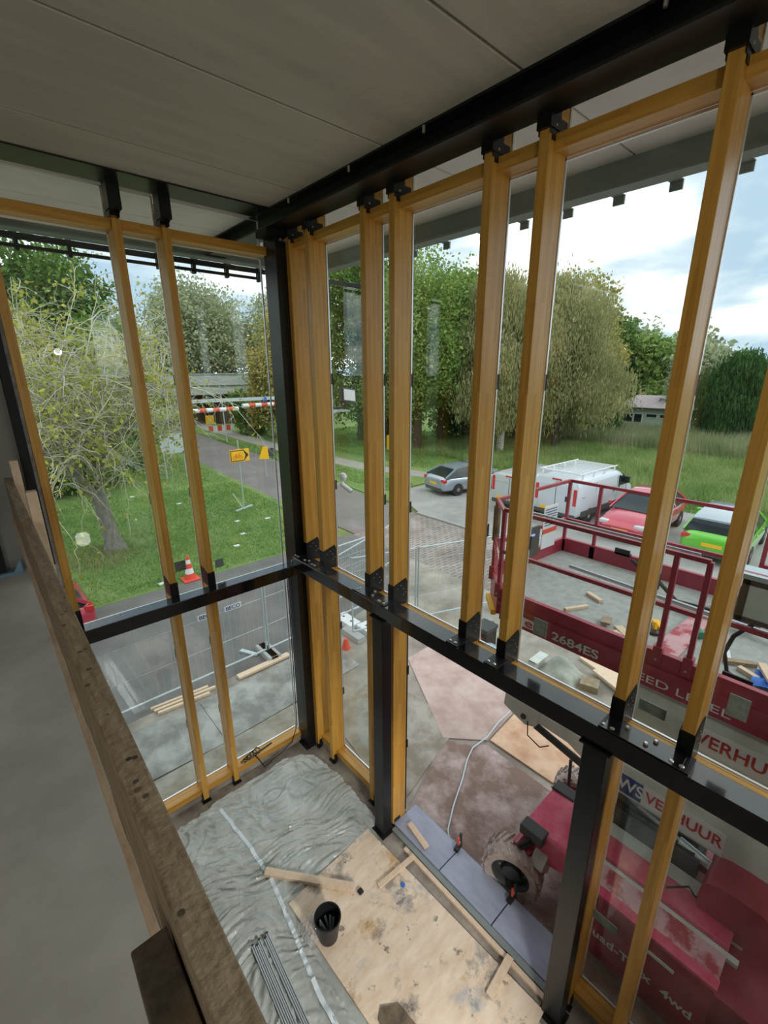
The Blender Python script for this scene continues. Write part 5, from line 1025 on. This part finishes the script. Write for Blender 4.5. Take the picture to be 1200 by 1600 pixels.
for i in range(nx+1):
    for j in range(ny+1):
        x = .3+2.72*i/nx; y = .9+4.34*j/ny
        if inside(x+.03*mn.noise(Vector((y*3,0,1))), y+.03*mn.noise(Vector((x*3,0,3)))):
            onply = 1.5 < x and y < 3.44
            idx[i,j] = len(V_); V_.append((x,y,fold(x,y)*(.35 if onply else 1)))
for (i,j) in list(idx):
    if (i+1,j) in idx and (i,j+1) in idx and (i+1,j+1) in idx: F_.append((idx[i,j],idx[i+1,j],idx[i+1,j+1],idx[i,j+1]))
M_['sheet'] = mat('dusty_clear_plastic_sheet', (.50,.55,.52), .16, noise=((.80,.84,.81), 2.5, .35, .7), coat=.8, bump=.35, bscale=26)
nt_ = M_['sheet'].node_tree; tr_s = nt_.nodes.new('ShaderNodeBsdfTransparent'); mx_s = nt_.nodes.new('ShaderNodeMixShader'); mx_s.inputs[0].default_value = .72; nt_.links.new(tr_s.outputs[0], mx_s.inputs[1]); nt_.links.new(nt_.nodes['Principled BSDF'].outputs[0], mx_s.inputs[2]); nt_.links.new(mx_s.outputs[0], nt_.nodes['Material Output'].inputs[0])
tag(MB().add(V_,F_).build('plastic_sheet', M_['sheet'],None,0,True), 'crumpled translucent plastic sheet covering the ground floor', 'sheet')
tp = MB(); pts_ = [(1.43,5.02),(1.50,4.35),(1.52,3.75),(1.44,3.1),(1.36,2.5),(1.34,1.9),(1.33,1.3)]
def tape_at(v): k = v*(len(pts_)-1); i = min(int(k), len(pts_)-2); f = k-i; return (pts_[i][0]*(1-f)+pts_[i+1][0]*f, pts_[i][1]*(1-f)+pts_[i+1][1]*f)
def tape_pt(u, v): x, y = tape_at(v); return (x+(u-.5)*.045, y, fold(x,y)+.006)
tag(tp.grid(tape_pt, 2, 180).build('white_tape', M_['tape'],None,0,True), 'long strip of white tape across the plastic sheet', 'tape')
for i in range(5):
    dx = .036*i+(.02 if i > 2 else 0); y1 = 3.27-.03*(i % 2)
    p = thing('metal_profile', (1.06+dx,2.5,.03), ['leftmost','second from the left','third from the left','second from the right','rightmost'][i]+' of the grey metal profiles bundled on the sheet', 'profile', 'metal profiles bundled on the plastic sheet')
    MB().bar((1.055+dx,y1,.046),(.90+dx*1.1,1.0,.046),.030,.03).build('profile_body', M_['whiteprof'], p); MB().bar((1.055+dx,y1-.001,.063),(.90+dx*1.1,1.0,.063),.006,.004).build('slot', M_['darkgrey'], p)
    MB().bar((1.056+dx,y1+.002,.046),(1.057+dx,y1+.018,.046),.026,.02).build('end_cap', M_['blackplastic'], p)
# black strap on the left sill, cable by the column
st_ = MB(); rs = random.Random(3)
for k in range(5):
    c_x = 1.98+.05*k; st_.tube([(c_x+.05*math.cos(a), 5.40+.03*math.sin(a)*(1+.2*k), .20+.012*k+.015*math.sin(2*a)) for a in [2*PI*i/12 for i in range(13)]],.007,6)
st_.tube([(2.15,5.40,.21),(2.3,5.42,.20),(2.45,5.44,.20)],.009,6).tube([(2.14,5.38,.21),(2.17,5.31,.16),(2.22,5.25,.03),(2.35,5.28,.03)],.010,6)
tag(st_.build('ratchet_strap', M_['blackplastic'],None,0,True), 'tangled black strap lying on the left timber sill', 'strap')
tag(MB().tube([(2.35,5.29,.03),(2.55,5.30,.05),(2.75,5.33,.10),(2.84,5.30,.4),(2.86,5.32,1.2),(2.885,5.35,2.2),(2.89,5.36,2.9)],.007,6).build('black_cable', M_['blackplastic'],None,0,True), 'thin black cable hanging down beside the corner column', 'cable')
# floodlight, globe lamp and camera fixed outside
fl = thing('floodlight', (4.42,5.9,5.2), 'black site floodlight with a white lens outside the narrow upper pane', 'floodlight')
MB().box((4.28,5.78,5.27),(4.55,5.86,5.50), Matrix.Translation((4.42,5.8,5.4)) @ Matrix.Rotation(-.25,4,'X') @ Matrix.Rotation(.15,4,'Y') @ Matrix.Translation((-4.42,-5.8,-5.4))).build('housing', M_['blackplastic'], fl, .01)
MB().box((4.31,5.765,5.30),(4.52,5.785,5.47), Matrix.Translation((4.42,5.8,5.4)) @ Matrix.Rotation(-.25,4,'X') @ Matrix.Rotation(.15,4,'Y') @ Matrix.Translation((-4.42,-5.8,-5.4))).build('lens', M_['white'], fl)
MB().bar((4.2,5.9,5.20),(4.42,5.9,5.20),.05,.03).bar((4.40,5.9,5.2),(4.42,5.86,5.32),.02).build('bracket', M_['darkgrey'], fl)
MB().bar((4.1,5.9,5.17),(4.45,5.9,5.15),.10,.03).bar((4.3,5.9,5.16),(3.30,5.11,5.16),.04,.03).build('wall_arm', M_['zinc'], fl)
gl = thing('white_camera', (3.52,4.8,4.2), 'white dome and bullet camera fixed outside the narrow pane', 'camera')
MB().lathe([(.002,0),(.04,.02),(.055,.06),(.04,.10),(.002,.12)],(3.55,4.83,4.33),n=20).build('dome', M_['white'], gl, 0, True)
MB().cyl((3.50,4.80,4.30),(3.60,4.72,4.20),.032,n=16).build('bullet_body', M_['white'], gl); MB().cyl((3.60,4.72,4.20),(3.606,4.715,4.194),.022,n=14).build('lens', M_['blackplastic'], gl)
MB().bar((3.30,4.83,4.31),(3.56,4.83,4.31),.02).build('arm', M_['white'], gl)

# ================================================================== REST OF THE ROOM (behind the viewer)
M_['plaster'] = mat('bare_grey_wall', (.34,.33,.30), .9, noise=((.40,.39,.36), 1, .3, .7))
struct(MB().box((-6.2,-6.2,0),(-6,5.44,7.5)).build('wall_west', M_['plaster'])); struct(MB().box((-6.2,-6.2,0),(3.2,-6,7.5)).build('wall_south', M_['plaster']))
def lamp(x, y, z0, w, la, aim=None):  # added tripod fill lamps, out of view, that brighten floor and landing
    o = thing('added_fill_lamp', (x,y,z0), la, 'lamp')
    for k in range(3): a = 2*PI*k/3; MB().cyl((x,y,z0+1.0),(x+.5*math.cos(a),y+.5*math.sin(a),z0),.015,n=6).build('leg', M_['yellow'], o)
    MB().cyl((x,y,z0+.9),(x,y,z0+1.95),.018,n=8).build('pole', M_['yellow'], o); MB().lathe([(.10,0),(.14,.05),(.14,.22),(.10,.27)],(x,y,z0+1.95),n=20).build('lamp_globe', M_['lampglow'], o, 0, True)
    ld = bpy.data.lights.new('added_fill_lamp_light', 'SPOT' if aim else 'POINT'); ld.energy = w; ld.shadow_soft_size = .16; ld.color = (1,.97,.90); lo = bpy.data.objects.new('added_fill_lamp_light', ld); C.objects.link(lo); lo.parent = o; lo.location = (0,0,2.45)
    if aim: ld.spot_size = math.radians(62); ld.spot_blend = .8; lo.location = (0,.16,2.05); lo.rotation_euler = (Vector(aim)-Vector((x,y+.16,z0+2.05))).to_track_quat('-Z','Y').to_euler()
M_['lampglow'] = mat('lamp_globe_glow', (.9,.9,.85), .5, emit=((1,.97,.9),3))
hang = thing('hanging_lamp', (1.73,-2.2,6.1), 'festoon lamp hanging from the ceiling behind the viewer', 'lamp'); MB().lathe([(.03,0),(.055,.03),(.055,.09),(.03,.12)],(1.73,-2.2,6.16),n=16).build('lamp_globe', M_['lampglow'], hang, 0, True); MB().cyl((1.73,-2.2,6.28),(1.73,-2.2,7.44),.008,n=6).build('cord', M_['black'], hang)
hl = bpy.data.lights.new('hanging_lamp_light','POINT'); hl.energy = 60; hl.shadow_soft_size = .07; hl.color = (1,.97,.9); ho = bpy.data.objects.new('hanging_lamp_light', hl); C.objects.link(ho); ho.parent = hang; ho.location = (0,0,.10)
lamp(1.3,-.9,0,310,'added tripod fill lamp on the ground floor, turned towards the plywood', (2.1,2.7,0)); lamp(-2.2,-3.6,LZ,110,'added tripod fill lamp standing on the landing behind the viewer')
